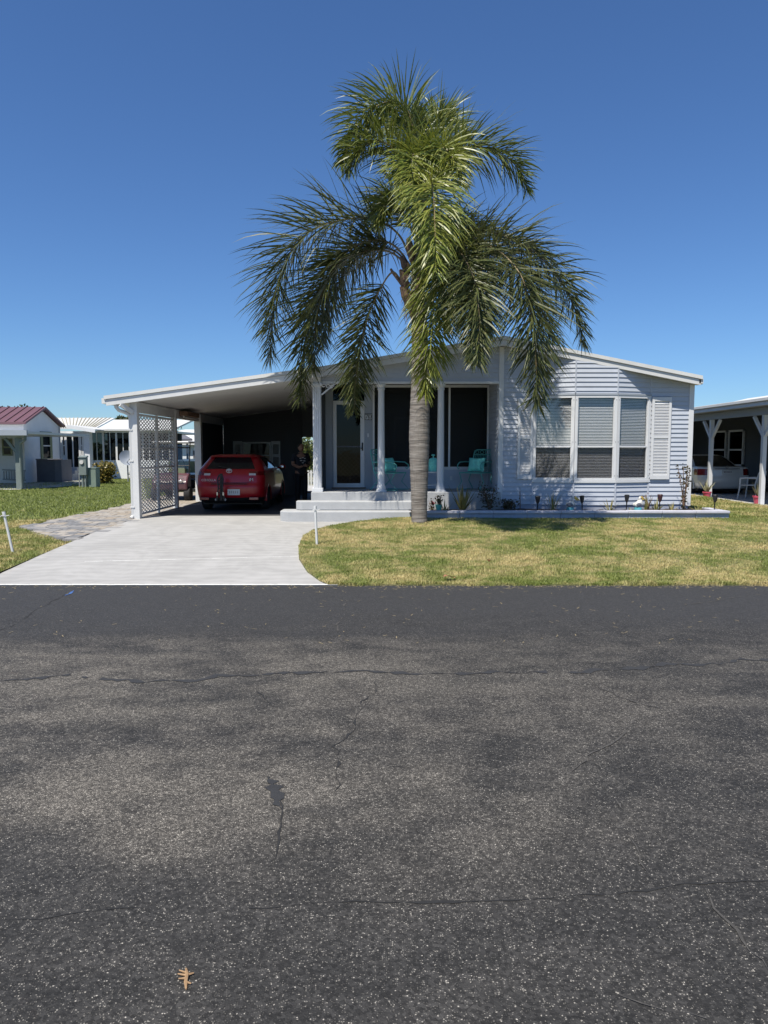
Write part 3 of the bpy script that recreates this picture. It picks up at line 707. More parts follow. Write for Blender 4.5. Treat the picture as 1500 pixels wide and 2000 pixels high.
# porch side walls
MB().box((PXL-.055,WY+.1,PZ),(PXL,PY1,BZ+.1)).build('porch_side_wall', M['sidingpale'], home)
MB().box((X0-.03,WY+.05,PZ-.3),(X0+.03,PY1,BZ+.1)).build('porch_side_wall', M['siding'], home)
b = MB(); siding(home, (X0-.035,PY1), (X0-.035,WY+.06), PZ, BZ, None, M['siding'], joined=b); b.build('porch_side_boards', M['siding'], home)
MB().box((PXL,WY+.12,BZ+.10),(X0,PY1,BZ+.13)).build('porch_ceiling', M['ceil'], home)
# porch back wall: door, number board, tall screened openings, low boarded wall
dx0, dx1 = at(651,880,PY1).x, at(712,880,PY1).x; nx1 = at(728,880,PY1).x; ox1 = at(953,880,PY1).x
DZ1 = at(690,783,PY1).z; OZ0 = at(800,914,PY1).z; OZ1 = at(800,752,PY1).z
MB().box((PXL,PY1,PZ),(dx0,PY1+.06,BZ+.1)).build('wall', M['sidingpale'], home)
MB().box((dx1,PY1,PZ),(nx1,PY1+.06,BZ+.1)).build('wall', M['sidingpale'], home)
MB().box((ox1,PY1,PZ),(X0-.03,PY1+.06,BZ+.1)).build('wall', M['sidingpale'], home)
siding(home, (nx1,PY1), (X0-.04,PY1), PZ+.01, OZ0-.03, None, M['siding'])
MB().box((nx1,PY1+.015,PZ),(X0-.04,PY1+.06,OZ0)).build('wall', M['sidingpale'], home)
# storm door
b = MB(); f = .085
for r in ((dx0,PZ+.01,dx0+f,DZ1),(dx1-f*1.2,PZ+.01,dx1,DZ1),(dx0+f,PZ+.01,dx1-f*1.2,PZ+.13),(dx0+f,DZ1-.09,dx1-f*1.2,DZ1)): b.box((r[0],PY1-.035,r[1]),(r[2],PY1+.02,r[3]))
door = b.build('storm_door', M['trim'], home, bevel=.005)
MB().box((dx0+f,PY1-.01,PZ+.13),(dx1-f*1.2,PY1-.006,DZ1-.09)).build('pane', M['darkglass'], door)
MB().box((dx0+f,PY1-.02,PZ+1.02),(dx1-f*1.2,PY1-.012,PZ+1.045)).build('cross_rail', M['greyslat'], door)
MB().box((dx0-.04,PY1-.03,PZ+.002),(dx1+.03,PY1-.10,PZ+.03)).build('threshold', M['brown'], door)
b = MB(); hx = dx1-.05
b.box((hx-.018,PY1-.05,PZ+.93),(hx+.018,PY1-.034,PZ+1.13)); b.tube([(hx,PY1-.045,PZ+.99),(hx,PY1-.09,PZ+.99),(hx-.09,PY1-.09,PZ+1.0)], .01, 6)
b.build('door_handle', M['black'], door)
# entry door with a lattice grille behind the storm door pane
b = MB(); b.box((dx0+.02,PY1+.14,PZ),(dx1-.02,PY1+.18,DZ1)); b.build('entry_door', M['tealwall'], home)
b = MB(); gw = dx1-dx0-.24
for k in range(-8, 18):
    for s_ in (1,-1):
        a0 = Vector((dx0+.12, PY1+.10+(.004 if s_ > 0 else 0), PZ+.25+k*.11)); a1 = a0+Vector((gw,0,s_*gw))
        if s_ < 0: a0.z += gw*0
        q0, q1 = a0.copy(), a1.copy(); lo, hi = PZ+.15, PZ+1.0
        dzv = q1.z-q0.z; t0, t1 = sorted(((lo-q0.z)/dzv, (hi-q0.z)/dzv)); t0, t1 = max(0,t0), min(1,t1)
        if t1-t0 > .02: b.bar(q0.lerp(q1,t0), q0.lerp(q1,t1), .016, .006, (0,1,0))
tag(b.build('door_grille', M['white'], home), kind='stuff')
MB().box((dx0,PY1+.005,DZ1+.005),(dx1,PY1+.05,DZ1+.5)).build('transom', M['darkglass'], home)
MB().box((dx0-.001,PY1+.0,DZ1+.5),(dx1,PY1+.06,BZ+.1)).build('wall', M['sidingpale'], home)
# number plaque 70 and bell push
nc = at(719.5,814,PY1-.01)
pl = MB().box((nc.x-.09,PY1-.016,nc.z-.08),(nc.x+.09,PY1-.002,nc.z+.08)).build('number_plaque', M['black'], home)
for k in range(2):
    cx = nc.x-.041+k*.082
    MB().box((cx-.036,PY1-.022,nc.z-.065),(cx+.036,PY1-.0165,nc.z+.065)).build('number_tile', M['plate'], pl)
    text_mesh('digit', '70'[k], .15, M['black'], pl, (cx, PY1-.024, nc.z), (R(90),0,0), .002)
bc = at(719,850,PY1-.01); bb = MB(); bb.box((bc.x-.018,PY1-.02,bc.z-.045),(bc.x+.018,PY1-.002,bc.z+.045)); bb.lathe([(.011,0),(.011,.008),(.006,.012)], (bc.x,PY1-.032,bc.z-.012), 10, axis='y'); bb.build('bell_push', M['trim'], home)
# screened openings
b = MB()
mx = [nx1, at(877,880,PY1).x-.02, at(953,880,PY1).x-.03]
b.box((nx1,PY1-.02,OZ1-.06),(ox1,PY1+.04,OZ1)); b.box((nx1,PY1-.03,OZ0-.04),(ox1,PY1+.04,OZ0+.03))
for x in mx: b.box((x,PY1-.022,OZ0),(x+.045,PY1+.04,OZ1))
ps = b.build('porch_window', M['trim'], home)
MB().box((nx1+.04,PY1+.005,OZ0+.03),(mx[1],PY1+.008,OZ1-.06)).build('pane', M['porchscreen'], ps)
MB().box((mx[1]+.045,PY1+.005,OZ0+.03),(ox1-.03,PY1+.008,OZ1-.06)).build('pane', M['porchscreen'], ps)
MB().box((nx1,PY1-.005,OZ1),(ox1,PY1+.05,BZ+.1)).build('transom', M['darkglass'], home)
# room behind the screens
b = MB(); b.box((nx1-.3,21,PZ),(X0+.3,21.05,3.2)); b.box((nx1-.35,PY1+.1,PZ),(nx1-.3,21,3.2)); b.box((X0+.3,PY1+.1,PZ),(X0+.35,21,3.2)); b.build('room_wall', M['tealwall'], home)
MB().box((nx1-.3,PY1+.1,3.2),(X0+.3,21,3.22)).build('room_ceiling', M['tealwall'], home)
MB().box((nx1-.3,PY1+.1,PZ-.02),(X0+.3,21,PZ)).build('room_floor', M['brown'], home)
b = MB(); 
for r in ((.28,PZ,.36,2.45),(1.0,PZ,1.08,2.45),(.28,2.45,1.08,2.53)): b.box((r[0],20.95,r[1]),(r[2],20.99,r[3]))
b.build('inner_door_frame', M['white'], home)
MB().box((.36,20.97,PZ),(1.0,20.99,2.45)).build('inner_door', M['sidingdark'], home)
oc = at(881,934,PY1-.02); MB().box((oc.x-.03,PY1-.045,oc.z-.05),(oc.x+.03,PY1-.018,oc.z+.05)).build('socket', M['trim'], home, bevel=.004)

# ------------------------------------------------------------------ carport
carport = thing('carport', (-3.6,16.25,0), 'white flat-roofed carport with lattice screens sheltering the red car', 'carport')
roof_slab('roof', [TL.x, TM.x-.002], FY+.03, 26.2, .0, .15, M['ceil'], carport)
roof_slab('fascia', [TL.x+.02, TM.x-.001], FY, FY+.028, .075, .21, M['white'], carport)
roof_slab('drip_edge', [TL.x-.02, TM.x-.001], FY-.03, FY+.026, -.012, .066, M['roofwhite'], carport)
MB().bar((TL.x-.03,FY+.0,ztop(TL.x)-.10),(TL.x-.03,26.2,ztop(TL.x)-.10),.10,.12).build('gutter', M['white'], carport)
CX = at(265,900,16.25).x
def cpost(y, w=.13): 
    z = ztop(CX)-.15; return MB().box((CX-w/2,y-w/2,-.02),(CX+w/2,y+w/2,z-.02)).build('post', M['white'], carport, bevel=.006)
cpost(16.25, .17); cpost(19.3); cpost(21.8, .2)
MB().box((CX-.05,16.34,ztop(CX)-.40),(CX+.05,26,ztop(CX)-.165)).build('beam', M['white'], carport)
MB().bar((CX-.0,16.15,ztop(CX)-.42),(CX-.2,15.95,ztop(CX-.2)-.22),.06,.09).build('bracket', M['white'], carport)
# downspout with elbow and straps
gx = at(225,790,16.0).x; dxs = at(255,830,16.2).x
pts = [(gx,16.02,ztop(gx)-.17),(gx+.01,16.03,ztop(gx)-.26),(gx+.06,16.05,ztop(gx)-.33),(dxs-.10,16.15,ztop(gx)-.37),(dxs-.03,16.18,ztop(gx)-.41),(dxs,16.2,ztop(gx)-.50),(dxs,16.2,.12),(dxs,16.2,.06),(dxs-.03,16.12,.01)]
ds = MB().tube(pts, .042, 10).build('downspout', M['white'], carport, smooth=True)
for z in (.25,1.3,2.0): MB().box((dxs-.05,16.15,z),(dxs+.05,16.25,z+.03)).build('strap', M['white'], ds)
# lattice screens
def lattice(y0, y1):
    z0, z1 = .06, ztop(CX)-.42; b = MB(); f = .05
    for r in ((y0,z0,y0+f,z1),(y1-f,z0,y1,z1),(y0+f,z0,y1-f,z0+f),(y0+f,z1-f,y1-f,z1)): b.box((CX-.02,r[0],r[1]),(CX+.02,r[2],r[3]))
    for z in (1.60,1.14): b.box((CX-.018,y0+f,z-.02),(CX+.018,y1-f,z+.02))
    p = b.build('lattice_screen', M['white'], carport)
    b = MB(); w = y1-y0-2*f; h = z1-z0-2*f; sp_ = .088; k = -int(h/sp_)-2
    for s_, ox in ((1,-.007),(-1,.007)):
        for i in range(-40, 60):
            zz = z0+f+i*sp_; pts_ = []
            # line z = zz + s*1.35*(y-y0)
            m_ = .40
            ta, tb = ((z0+f-zz)/(s_*m_), (z1-f-zz)/(s_*m_)); ta, tb = min(ta,tb), max(ta,tb); ta, tb = max(0,ta), min(w,tb)
            if tb-ta > .03: b.bar((CX+ox,y0+f+ta,zz+s_*m_*ta),(CX+ox,y0+f+tb,zz+s_*m_*tb),.028,.007,(1,0,0))
    tag(b.build('lattice_slats', M['white'], p), kind='stuff')
lattice(16.40, 17.78); lattice(17.84, 19.22)
MB().box((CX-.03,17.785,.0),(CX+.03,17.835,ztop(CX)-.41)).build('mullion', M['white'], carport)
# shed wall, back wall with window and shutters, doorway to the garden
BKY = 25.0
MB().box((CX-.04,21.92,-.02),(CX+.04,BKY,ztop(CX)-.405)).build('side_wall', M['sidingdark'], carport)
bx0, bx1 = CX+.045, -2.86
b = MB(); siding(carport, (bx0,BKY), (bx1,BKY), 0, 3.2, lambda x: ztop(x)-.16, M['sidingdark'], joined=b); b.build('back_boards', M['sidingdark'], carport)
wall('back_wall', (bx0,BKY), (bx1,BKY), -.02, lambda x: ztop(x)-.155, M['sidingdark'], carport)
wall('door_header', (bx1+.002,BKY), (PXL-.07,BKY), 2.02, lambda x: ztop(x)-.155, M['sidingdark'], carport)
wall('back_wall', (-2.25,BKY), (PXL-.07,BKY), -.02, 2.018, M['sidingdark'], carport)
wa, wb = at(477,870,BKY), at(527,905,BKY)
b = MB()
for r in ((wa.x-.05,wb.z-.2,wa.x,wa.z+.12),(wb.x,wb.z-.2,wb.x+.05,wa.z+.12),(wa.x,wa.z+.07,wb.x,wa.z+.12),(wa.x,wb.z-.2,wb.x,wb.z-.15),(wa.x,(wa.z+wb.z)/2-.05,wb.x,(wa.z+wb.z)/2-.02)): b.box((r[0],BKY-.07,r[1]),(r[2],BKY-.025,r[3]))
bw = b.build('back_window', M['steel'], carport)  # white frame greyed as well, shade painted in
MB().box((wa.x,BKY-.045,wb.z-.15),(wb.x,BKY-.04,wa.z+.07)).build('pane', M['darkglass'], bw)
shutter(at(456,870,BKY).x, wa.x-.07, BKY-.03, wb.z-.25, wa.z+.15, carport, M['steel'])  # white shutters in steel grey: carport shade put into the colour
shutter(wb.x+.07, at(548,870,BKY).x, BKY-.03, wb.z-.25, wa.z+.15, carport, M['steel'])
# tube light under the beam
lt = at(364,815,20.2)
b = MB(); b.box((CX+.06,19.6,ztop(CX)-.32),(CX+.28,20.9,ztop(CX)-.20)); lo_ = b.build('light_fitting', M['brown'], carport, bevel=.01)
b = MB(); b.tube([(CX+.17,19.66,ztop(CX)-.345),(CX+.17,20.84,ztop(CX)-.345)], .025, 10); b.build('tube', M['white'], lo_, smooth=True)

# ------------------------------------------------------------------ planter bed
b = MB(); PYF = 15.18; xa, xb = at(832,1000,PYF).x, at(1426,1003,PYF).x
seg = 9
pw = thing('planter_wall', ((xa+xb)/2,PYF,.1), 'low lavender planter wall with a pale capstone edge along the flower bed', 'planter')
for i in range(seg):
    x0_, x1_ = xa+(xb-xa)*i/seg, xa+(xb-xa)*(i+1)/seg
    MB().box((x0_+.003,PYF+.03,-.06),(x1_-.003,PYF+.2,.205)).build('block', M['skirt'], pw, bevel=.006)
    MB().box((x0_+.002,PYF-.015+random.uniform(-.004,.004),.206),(x1_-.002,PYF+.22,.262+random.uniform(-.004,.004))).build('capstone', M['capstone'], pw, bevel=.012)
for nm, zz0, zz1, mt_ in (('block',-.06,.205,M['skirt']),('capstone',.206,.262,M['capstone'])):
    MB().box((xb-.2,PYF+.225,zz0),(xb-.01,16.1,zz1)).build(nm, mt_, pw, bevel=.008)
b = MB(); nx, ny = 60, 9
vs = [(xa-.35+(xb-.2-xa+.35)*i/nx, PYF+.2+(16.5-PYF-.2)*j/ny, .215+random.uniform(-.012,.02)) for j in range(ny+1) for i in range(nx+1)]
b.add(vs, [(j*(nx+1)+i, j*(nx+1)+i+1, (j+1)*(nx+1)+i+1, (j+1)*(nx+1)+i) for j in range(ny) for i in range(nx)])
tag(b.build('flower_bed', M['soil']), 'dark mulch in the flower bed', kind='structure')

# ------------------------------------------------------------------ palm
TY = 14.45; pb = at(819,1021,TY); ptop = at(815,560,TY)
palm = thing('palm_tree', (pb.x,TY,pb.z), 'tall queen palm with ringed grey trunk and drooping fronds before the porch', 'palm tree')
b = MB(); prof = [(1022,33),(1010,32),(985,32.5),(940,36),(890,40),(850,42),(800,40),(760,37.5),(720,35.5),(680,34),(640,32),(600,30),(560,28),(520,25),(470,20),(430,13)]
cxs = [(1022,819),(940,819),(850,819),(760,820.5),(700,821),(640,819),(560,816),(480,818),(430,822)]
def interp(tb, v):
    tb = sorted(tb)
    for (a, c), (d, e) in zip(tb[:-1], tb[1:]):
        if a <= v <= d: return c+(e-c)*(v-a)/(d-a)
    return tb[0][1] if v < tb[0][0] else tb[-1][1]
nr = 150; nn = 26; vs = []; ph = [random.uniform(0,6.28) for _ in range(6)]
for i in range(nr+1):
    py = 1026-(1026-432)*i/nr; c = at(interp(cxs, py), py, TY); r = interp(prof, py)/2*TY/F*.95
    for k in range(nn):
        a = 2*math.pi*k/nn; tilt = .012*math.sin(a*2+ph[0]+i*.07)
        rr = r*(1+.018*math.sin(i*2.1+1.3*math.sin(a+ph[1])+2*math.sin(i*.37))+.012*math.sin(3*a+ph[2]+i*.05)+random.uniform(-.008,.008))
        vs.append((c.x+rr*math.cos(a), c.y+rr*math.sin(a), c.z+tilt))
b.add(vs, [(i*nn+k, i*nn+(k+1)%nn, (i+1)*nn+(k+1)%nn, (i+1)*nn+k) for i in range(nr) for k in range(nn)])
b.build('trunk', M['trunk'], palm, smooth=True)
# old leaf bases and fibre below the crown
for px, py, dx, dyy in ((800,590,-.10,-.06),(797,560,-.09,-.10),(806,610,-.03,-.14),(815,575,.02,-.16),(800,530,-.10,-.02),(828,545,.1,-.12),(832,590,.12,.02),(806,500,-.06,-.1)):
    p = at(px,py,TY); p = Vector((p.x+dx*.5, TY+dyy, p.z)); q = p+Vector((dx*.9,dyy*.9,.22))
    b = MB(); b.tube([p+Vector((0,0,-.14)),p,p.lerp(q,.5),q,q+Vector((dx*.4,dyy*.4,.05))], [.03,.075,.085,.06,.03], 7); b.build('leaf_base', M['fibre'], palm)
b = MB()
for i in range(260):
    py = random.uniform(505,618); p = at(811,py,TY); a = random.uniform(0,6.28); r = .15+random.uniform(0,.05)
    p = Vector((p.x+r*math.cos(a)-.04, TY+r*math.sin(a)-.03, p.z)); q = p+Vector((random.gauss(0,.05),random.gauss(0,.05),-random.uniform(.05,.2))); w = random.uniform(.004,.012)
    b.add([p, p+Vector((w,w*.5,0)), q+Vector((w*.6,0,0)), q], [(0,1,2,3)])
tag(b.build('fibre', M['fibre'], palm), kind='stuff')
def catmull(P, n):
    P = [P[0]*2-P[1]]+P+[P[-1]*2-P[-2]]; out = []
    for i in range(1, len(P)-2):
        for k in range(n):
            t = k/n; a, b_, c, d = P[i-1], P[i], P[i+1], P[i+2]
            out.append(.5*((2*b_)+(c-a)*t+(2*a-5*b_+4*c-d)*t*t+(3*b_-a-3*c+d)*t**3))
    out.append(P[-2]); return out
def frond(pix, n=105, lmax=.85, pet=.18, grav=.16, mt='frond', rr=.022, plum=.55):
    n = int(n*(2.25 if mt == 'frond_shaded' else 1.85)); lmax *= 1.45; grav *= .95
    pts = catmull([at(x, y, TY+dy) for x, y, dy in pix], 10); m = len(pts)
    d = [0]
    for a, c in zip(pts[:-1], pts[1:]): d.append(d[-1]+(c-a).length)
    L = d[-1]
    f = thing_part = MB().tube(pts, [rr*(1-.85*x/L) for x in d], 6).build('frond', M['rachis'], palm, smooth=True)
    def P(s):
        for i in range(m-1):
            if d[i+1] >= s: t = (s-d[i])/(d[i+1]-d[i]+1e-9); return pts[i].lerp(pts[i+1], t), (pts[min(i+2,m-1)]-pts[max(i-1,0)]).normalized()
        return pts[-1], (pts[-1]-pts[-2]).normalized()
    b = MB(); N = None; down = Vector((0,0,-1))
    for k in range(n):
        u = k/(n-1); s = L*(pet+(1-pet)*u); p, T = P(s)
        if N is None:
            N = Vector((0,0,1))-T*T.z
            if N.length < .3: N = Vector((T.x+.01, -.6, .2)); N -= T*N.dot(T)
            N.normalize()
        else: N = (N-T*N.dot(T)).normalized()
        Sd = T.cross(N).normalized()
        ll = lmax*(.55+.45*math.sin(math.pi*min(1,(u*.9+.18))))*(1-.42*max(0,u-.6)/.4)
        for sd in (1,-1):
            l = ll*random.uniform(.8,1.12)
            an = R(62-20*u+random.gauss(0,9)); be = random.gauss(.15, plum)
            q = p.copy(); dd = (T*math.cos(an)+(Sd*sd*math.cos(be)+N*math.sin(be))*math.sin(an)).normalized()
            wv = dd.cross(N*random.uniform(.4,1)+T*random.uniform(-.6,.9)+Sd*random.gauss(0,.3)).normalized()
            g = grav*random.uniform(.55,1.5); ns = 5; vs = []
            w0 = .0138*random.uniform(.8,1.2)
            for i in range(ns+1):
                t = i/ns; w = w0*(.55+.9*t if t < .4 else .91*(1-((t-.4)/.6)**1.6)+.02)
                vs += [q-wv*w, q+wv*w]
                q = q+dd*(l/ns); dd = (dd+down*g*(.35+t*1.3)).normalized(); wv = (wv-dd*wv.dot(dd)).normalized()
            b.add(vs, [(2*i, 2*i+1, 2*i+3, 2*i+2) for i in range(ns)])
    lv = b.build('leaflets', M[mt], f); lv.data.shade_smooth(); tag(lv, kind='stuff'); return f
FR = [
 # left side, big arching
 ([(806,520,0),(780,460,-.05),(735,430,.15),(680,428,.3),(605,452,.55),(555,515,.75),(533,610,.9),(527,700,1.0)], dict(mt='frond_shaded',n=125,lmax=.95)),
 ([(806,540,.05),(775,500,.1),(735,488,.3),(680,505,.55),(625,565,.85),(600,640,1.0),(592,730,1.1),(588,775,1.1)], dict(mt='frond_shaded',n=120,lmax=.85)),
 ([(808,530,-.05),(770,480,.05),(720,470,.2),(665,505,.4),(628,575,.55),(615,650,.6),(612,720,.65)], dict(mt='frond_shaded',n=110,lmax=.75)),
 ([(806,560,-.08),(782,545,-.12),(766,532,-.15),(745,560,.1),(722,610,.3),(704,680,.5),(694,750,.6),(692,800,.65)], dict(mt='frond_shaded',n=100,lmax=.62,pet=.24)),
 ([(806,530,.1),(770,490,.5),(720,490,.9),(668,540,1.3),(640,610,1.5),(630,680,1.6)], dict(mt='frond_shaded',n=95,lmax=.75)),
 # upper left
 ([(818,450,0),(812,330,0),(806,250,-.05),(790,208,-.1),(760,198,-.2),(715,222,-.3),(683,275,-.38),(668,318,-.4)], dict(n=105,lmax=.68,pet=.42,plum=.8,grav=.2)),
 ([(815,460,-.05),(800,370,-.2),(775,300,-.4),(738,275,-.6),(700,295,-.75),(680,335,-.8)], dict(n=90,lmax=.62,pet=.35,plum=.8,grav=.2)),
 ([(816,470,.1),(800,410,.3),(772,375,.6),(745,385,.9),(728,425,1.1)], dict(n=80,lmax=.6,plum=.9)),
 ([(814,480,0),(795,430,-.1),(770,400,-.2),(750,405,-.35),(738,440,-.5)], dict(n=70,lmax=.5,plum=.9)),
 # spear and upright
 ([(822,450,0),(822,330,0),(819,255,.02),(815,212,.05)], dict(n=70,lmax=.43,pet=.35,grav=.01,mt='spear',plum=.9)),
 ([(826,450,.05),(836,330,.1),(846,255,.15),(862,218,.2),(880,222,.3)], dict(n=85,lmax=.6,pet=.3,grav=.07,plum=.9)),
 ([(826,450,.1),(840,330,.5),(850,260,.8),(872,230,1.2),(900,250,1.6),(915,300,1.8)], dict(n=85,lmax=.65,pet=.3,plum=.8)),
 ([(822,450,.1),(812,330,.5),(800,260,.9),(780,235,1.3),(755,260,1.7)], dict(n=80,lmax=.65,pet=.3,plum=.8)),
 # right side
 ([(828,460,0),(845,370,-.05),(872,312,-.1),(915,288,-.15),(965,293,-.2),(1008,325,-.25),(1030,372,-.28)], dict(n=105,lmax=.72,pet=.28)),
 ([(828,500,0),(860,460,-.05),(905,448,-.35),(965,455,-.7),(1040,490,-1.0),(1095,550,-1.2),(1126,615,-1.3),(1138,670,-1.35)], dict(mt='frond_shaded',n=120,lmax=.75)),
 ([(828,520,-.05),(870,487,-.25),(920,478,-.7),(970,488,-1.2),(1018,540,-1.7),(1040,625,-2.0),(1047,715,-2.15),(1047,785,-2.2)], dict(mt='frond_shaded',n=125,lmax=.85)),
 ([(828,520,.1),(870,480,.4),(930,478,.8),(1000,515,1.2),(1050,585,1.5),(1080,670,1.7)], dict(mt='frond_shaded',n=105,lmax=.8)),
 ([(828,530,.05),(860,485,-.6),(895,490,-1.4),(925,545,-2.1),(936,625,-2.5),(932,705,-2.65)], dict(mt='frond_shaded',n=110,lmax=.7)),
 ([(828,530,0),(855,498,-.4),(887,512,-1.0),(912,570,-1.8),(924,640,-2.2),(922,700,-2.35)], dict(mt='frond_shaded',n=105,lmax=.62)),
 ([(826,500,.1),(850,450,.5),(880,440,1.0),(915,480,1.5),(930,560,1.8),(932,640,1.9)], dict(mt='frond_shaded',n=95,lmax=.75)),
 # towards the camera, hanging before the trunk
 ([(824,440,-.1),(830,350,-.45),(838,335,-1.0),(846,380,-1.7),(850,460,-2.1),(850,530,-2.3)], dict(mt='frond_young_lit',n=105,lmax=.7,grav=.24)),
 ([(822,470,-.15),(838,420,-.5),(855,425,-.9),(866,490,-1.2),(868,570,-1.3),(864,640,-1.35)], dict(mt='frond_young_lit',n=100,lmax=.65,grav=.24)),
 ([(820,530,-.15),(832,490,-.4),(842,510,-.65),(846,580,-.8),(842,660,-.85),(832,730,-.85),(830,770,-.85)], dict(mt='frond_young_lit',n=110,lmax=.62,grav=.24)),
 ([(820,430,-.05),(812,330,-.4),(808,300,-.8),(802,330,-1.2),(800,390,-1.45)], dict(mt='frond_young_lit',n=85,lmax=.6,grav=.22)),
 ([(824,440,-.05),(842,330,-.4),(862,290,-.8),(885,310,-1.15),(900,360,-1.35)], dict(mt='frond_young_lit',n=90,lmax=.62,grav=.2)),
]
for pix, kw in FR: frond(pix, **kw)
b = MB(); s0 = at(766,530,TY-.15); b.tube([at(806,575,TY-.08), at(785,556,TY-.12), s0, s0+Vector((-.03,0,.05))], [.035,.03,.03,.022], 7); b.build('petiole_stub', M['fibre'], palm)

# ------------------------------------------------------------------ cars
def car_ring(z, yr, yf, w, rr, bow, rf, bowf):
    """half plan outline from rear centre round the side to the front centre"""
    P = []; NR, NA, NS = 8, 5, 34
    for i in range(NR): x = (w-rr)*i/NR; P.append((x, yr+bow*(x/w)**2))
    yc = yr+bow*((w-rr)/w)**2
    for i in range(NA): a = math.pi/2*i/NA; P.append((w-rr+rr*math.sin(a), yc+rr*(1-math.cos(a))))
    y0 = yc+rr; yfc = yf-bowf*((w-rf)/w)**2; y1 = yfc-rf
    for i in range(NS):
        t = i/NS; s_ = .022*math.sin(math.pi*t); P.append((w-.02+s_, y0+(y1-y0)*t))
    for i in range(NA): a = math.pi/2*i/NA; P.append((w-.02-rf+rf*math.cos(a), y1+rf*math.sin(a)))
    for i in range(NR+1): x = (w-.02-rf)*(1-i/NR); P.append((x, yf-bowf*(x/w)**2))
    return [(x, y, z) for x, y in P]
def subdiv(rings, k=3):
    out = []
    for i in range(len(rings)-1):
        a, c = rings[i], rings[i+1]; n = max(1, min(k, int(round((c[0]-a[0])/.05))))
        for j in range(n): t = j/n; out.append(tuple(a[q]+(c[q]-a[q])*t for q in range(len(a))))
    out.append(rings[-1]); return out
def wheel(parent, x, y, r, w, out, n=10):
    t = MB(); t.lathe([(r*.62,0),(r*.93,0),(r,.03),(r,w-.03),(r*.93,w),(r*.62,w)], (x-w if out > 0 else x,y,r), 30, axis='x')
    wh = t.build('wheel', M['rubber'], parent, smooth=True, world=False)
    xo = x-.03*out; b = MB()
    b.lathe([(r*.63,-.01),(r*.63,.012),(r*.56,.014),(r*.56,-.01)], (xo,y,r), 30, axis='x')
    b.lathe([(r*.16,-.01),(r*.16,.012)], (xo,y,r), 12, axis='x')
    for k in range(n):
        a = 2*math.pi*k/n; b.bar((xo,y+r*.12*math.cos(a),r+r*.12*math.sin(a)), (xo,y+r*.6*math.cos(a),r+r*.6*math.sin(a)), .02, .035, (1,0,0))
    b.build('rim', M['alloy'], wh, world=False)
    MB().lathe([(r*.6,0),(r*.6,.01)], (xo-.04*out,y,r), 24, axis='x').build('brake_disc', M['black'], wh, world=False)
def make_car(root, rings, paint, keyf, wheels, wr, track):
    rings = [(z,yr,yf,w,rr+.07,bow+.05,rf,bf) for z,yr,yf,w,rr,bow,rf,bf in rings]; rg = subdiv(rings); pts = [car_ring(*r) for r in rg]; m = len(pts[0]); parts = {}
    for side in (1, -1):
        for i in range(len(pts)-1):
            for j in range(m-1):
                q = [pts[i][j], pts[i][j+1], pts[i+1][j+1], pts[i+1][j]]
                c = [sum(v[k] for v in q)/4 for k in range(3)]
                if any((c[1]-wy)**2+(c[2]-wr)**2 < (wr*1.13)**2 and c[0] > .6 for wy in wheels): continue
                k = keyf(i, j, c, side, rg)
                q = [(v[0]*side, v[1], v[2]) for v in q]
                if side < 0: q = q[::-1]
                parts.setdefault(k, MB()).add(q, [(0,1,2,3)])
    top = pts[-1]; cap = [(x,y,z) for x,y,z in top]+[(-x,y,z) for x,y,z in top[::-1][1:-1]]
    parts['body'].add(cap, [tuple(range(len(cap)))])
    objs = {}
    for k, b in parts.items():
        nm, mt = KEYS[k]; mt = paint if mt is None else mt
        o = b.build(nm, mt, root, world=False); me = o.data
        import bmesh
        bm = bmesh.new(); bm.from_mesh(me); bmesh.ops.remove_doubles(bm, verts=bm.verts, dist=.0008); bmesh.ops.recalc_face_normals(bm, faces=bm.faces); bm.to_mesh(me); bm.free()
        me.shade_smooth(); me.set_sharp_from_angle(angle=R(50)); objs[k] = o
    for wy in wheels:
        for s_ in (1, -1):
            wheel(root, track*s_, wy, wr, .2, s_)
            b = MB(); n = 22
            for k in range(n+1):
                a = R(-12+204*k/n)
                for rr, x in ((wr*1.10,track-.12),(wr*1.10,track+.012),(wr*1.18,track+.014),(wr*1.22,track-.02)): b.v.append((x*s_, wy+rr*math.cos(a), wr+rr*math.sin(a)))
            b.f = [(4*k+q, 4*k+q+1, 4*k+4+q+1, 4*k+4+q) for k in range(n) for q in range(3)]
            b.build('wheel_arch', paint, root, smooth=True, world=False)
    b = MB(); b.box((-track+.1,.5,.16),(track-.1,rings[0][2]-.4,.3)); b.build('underbody', M['black'], root, world=False)
    return objs
KEYS = {'body':('body',None), 'rear':('rear_window',M['carglass']), 'front':('windscreen',M['carglass']), 'sideL':('side_window',M['carglass']), 'sideR':('side_window',M['carglass']),
        'lampL':('tail_lamp',M['lampred']), 'lampR':('tail_lamp',M['lampred']), 'insL':('reversing_lamp',M['lampclear']), 'insR':('reversing_lamp',M['lampclear']), 'low':('lower_bumper',M['black'])}
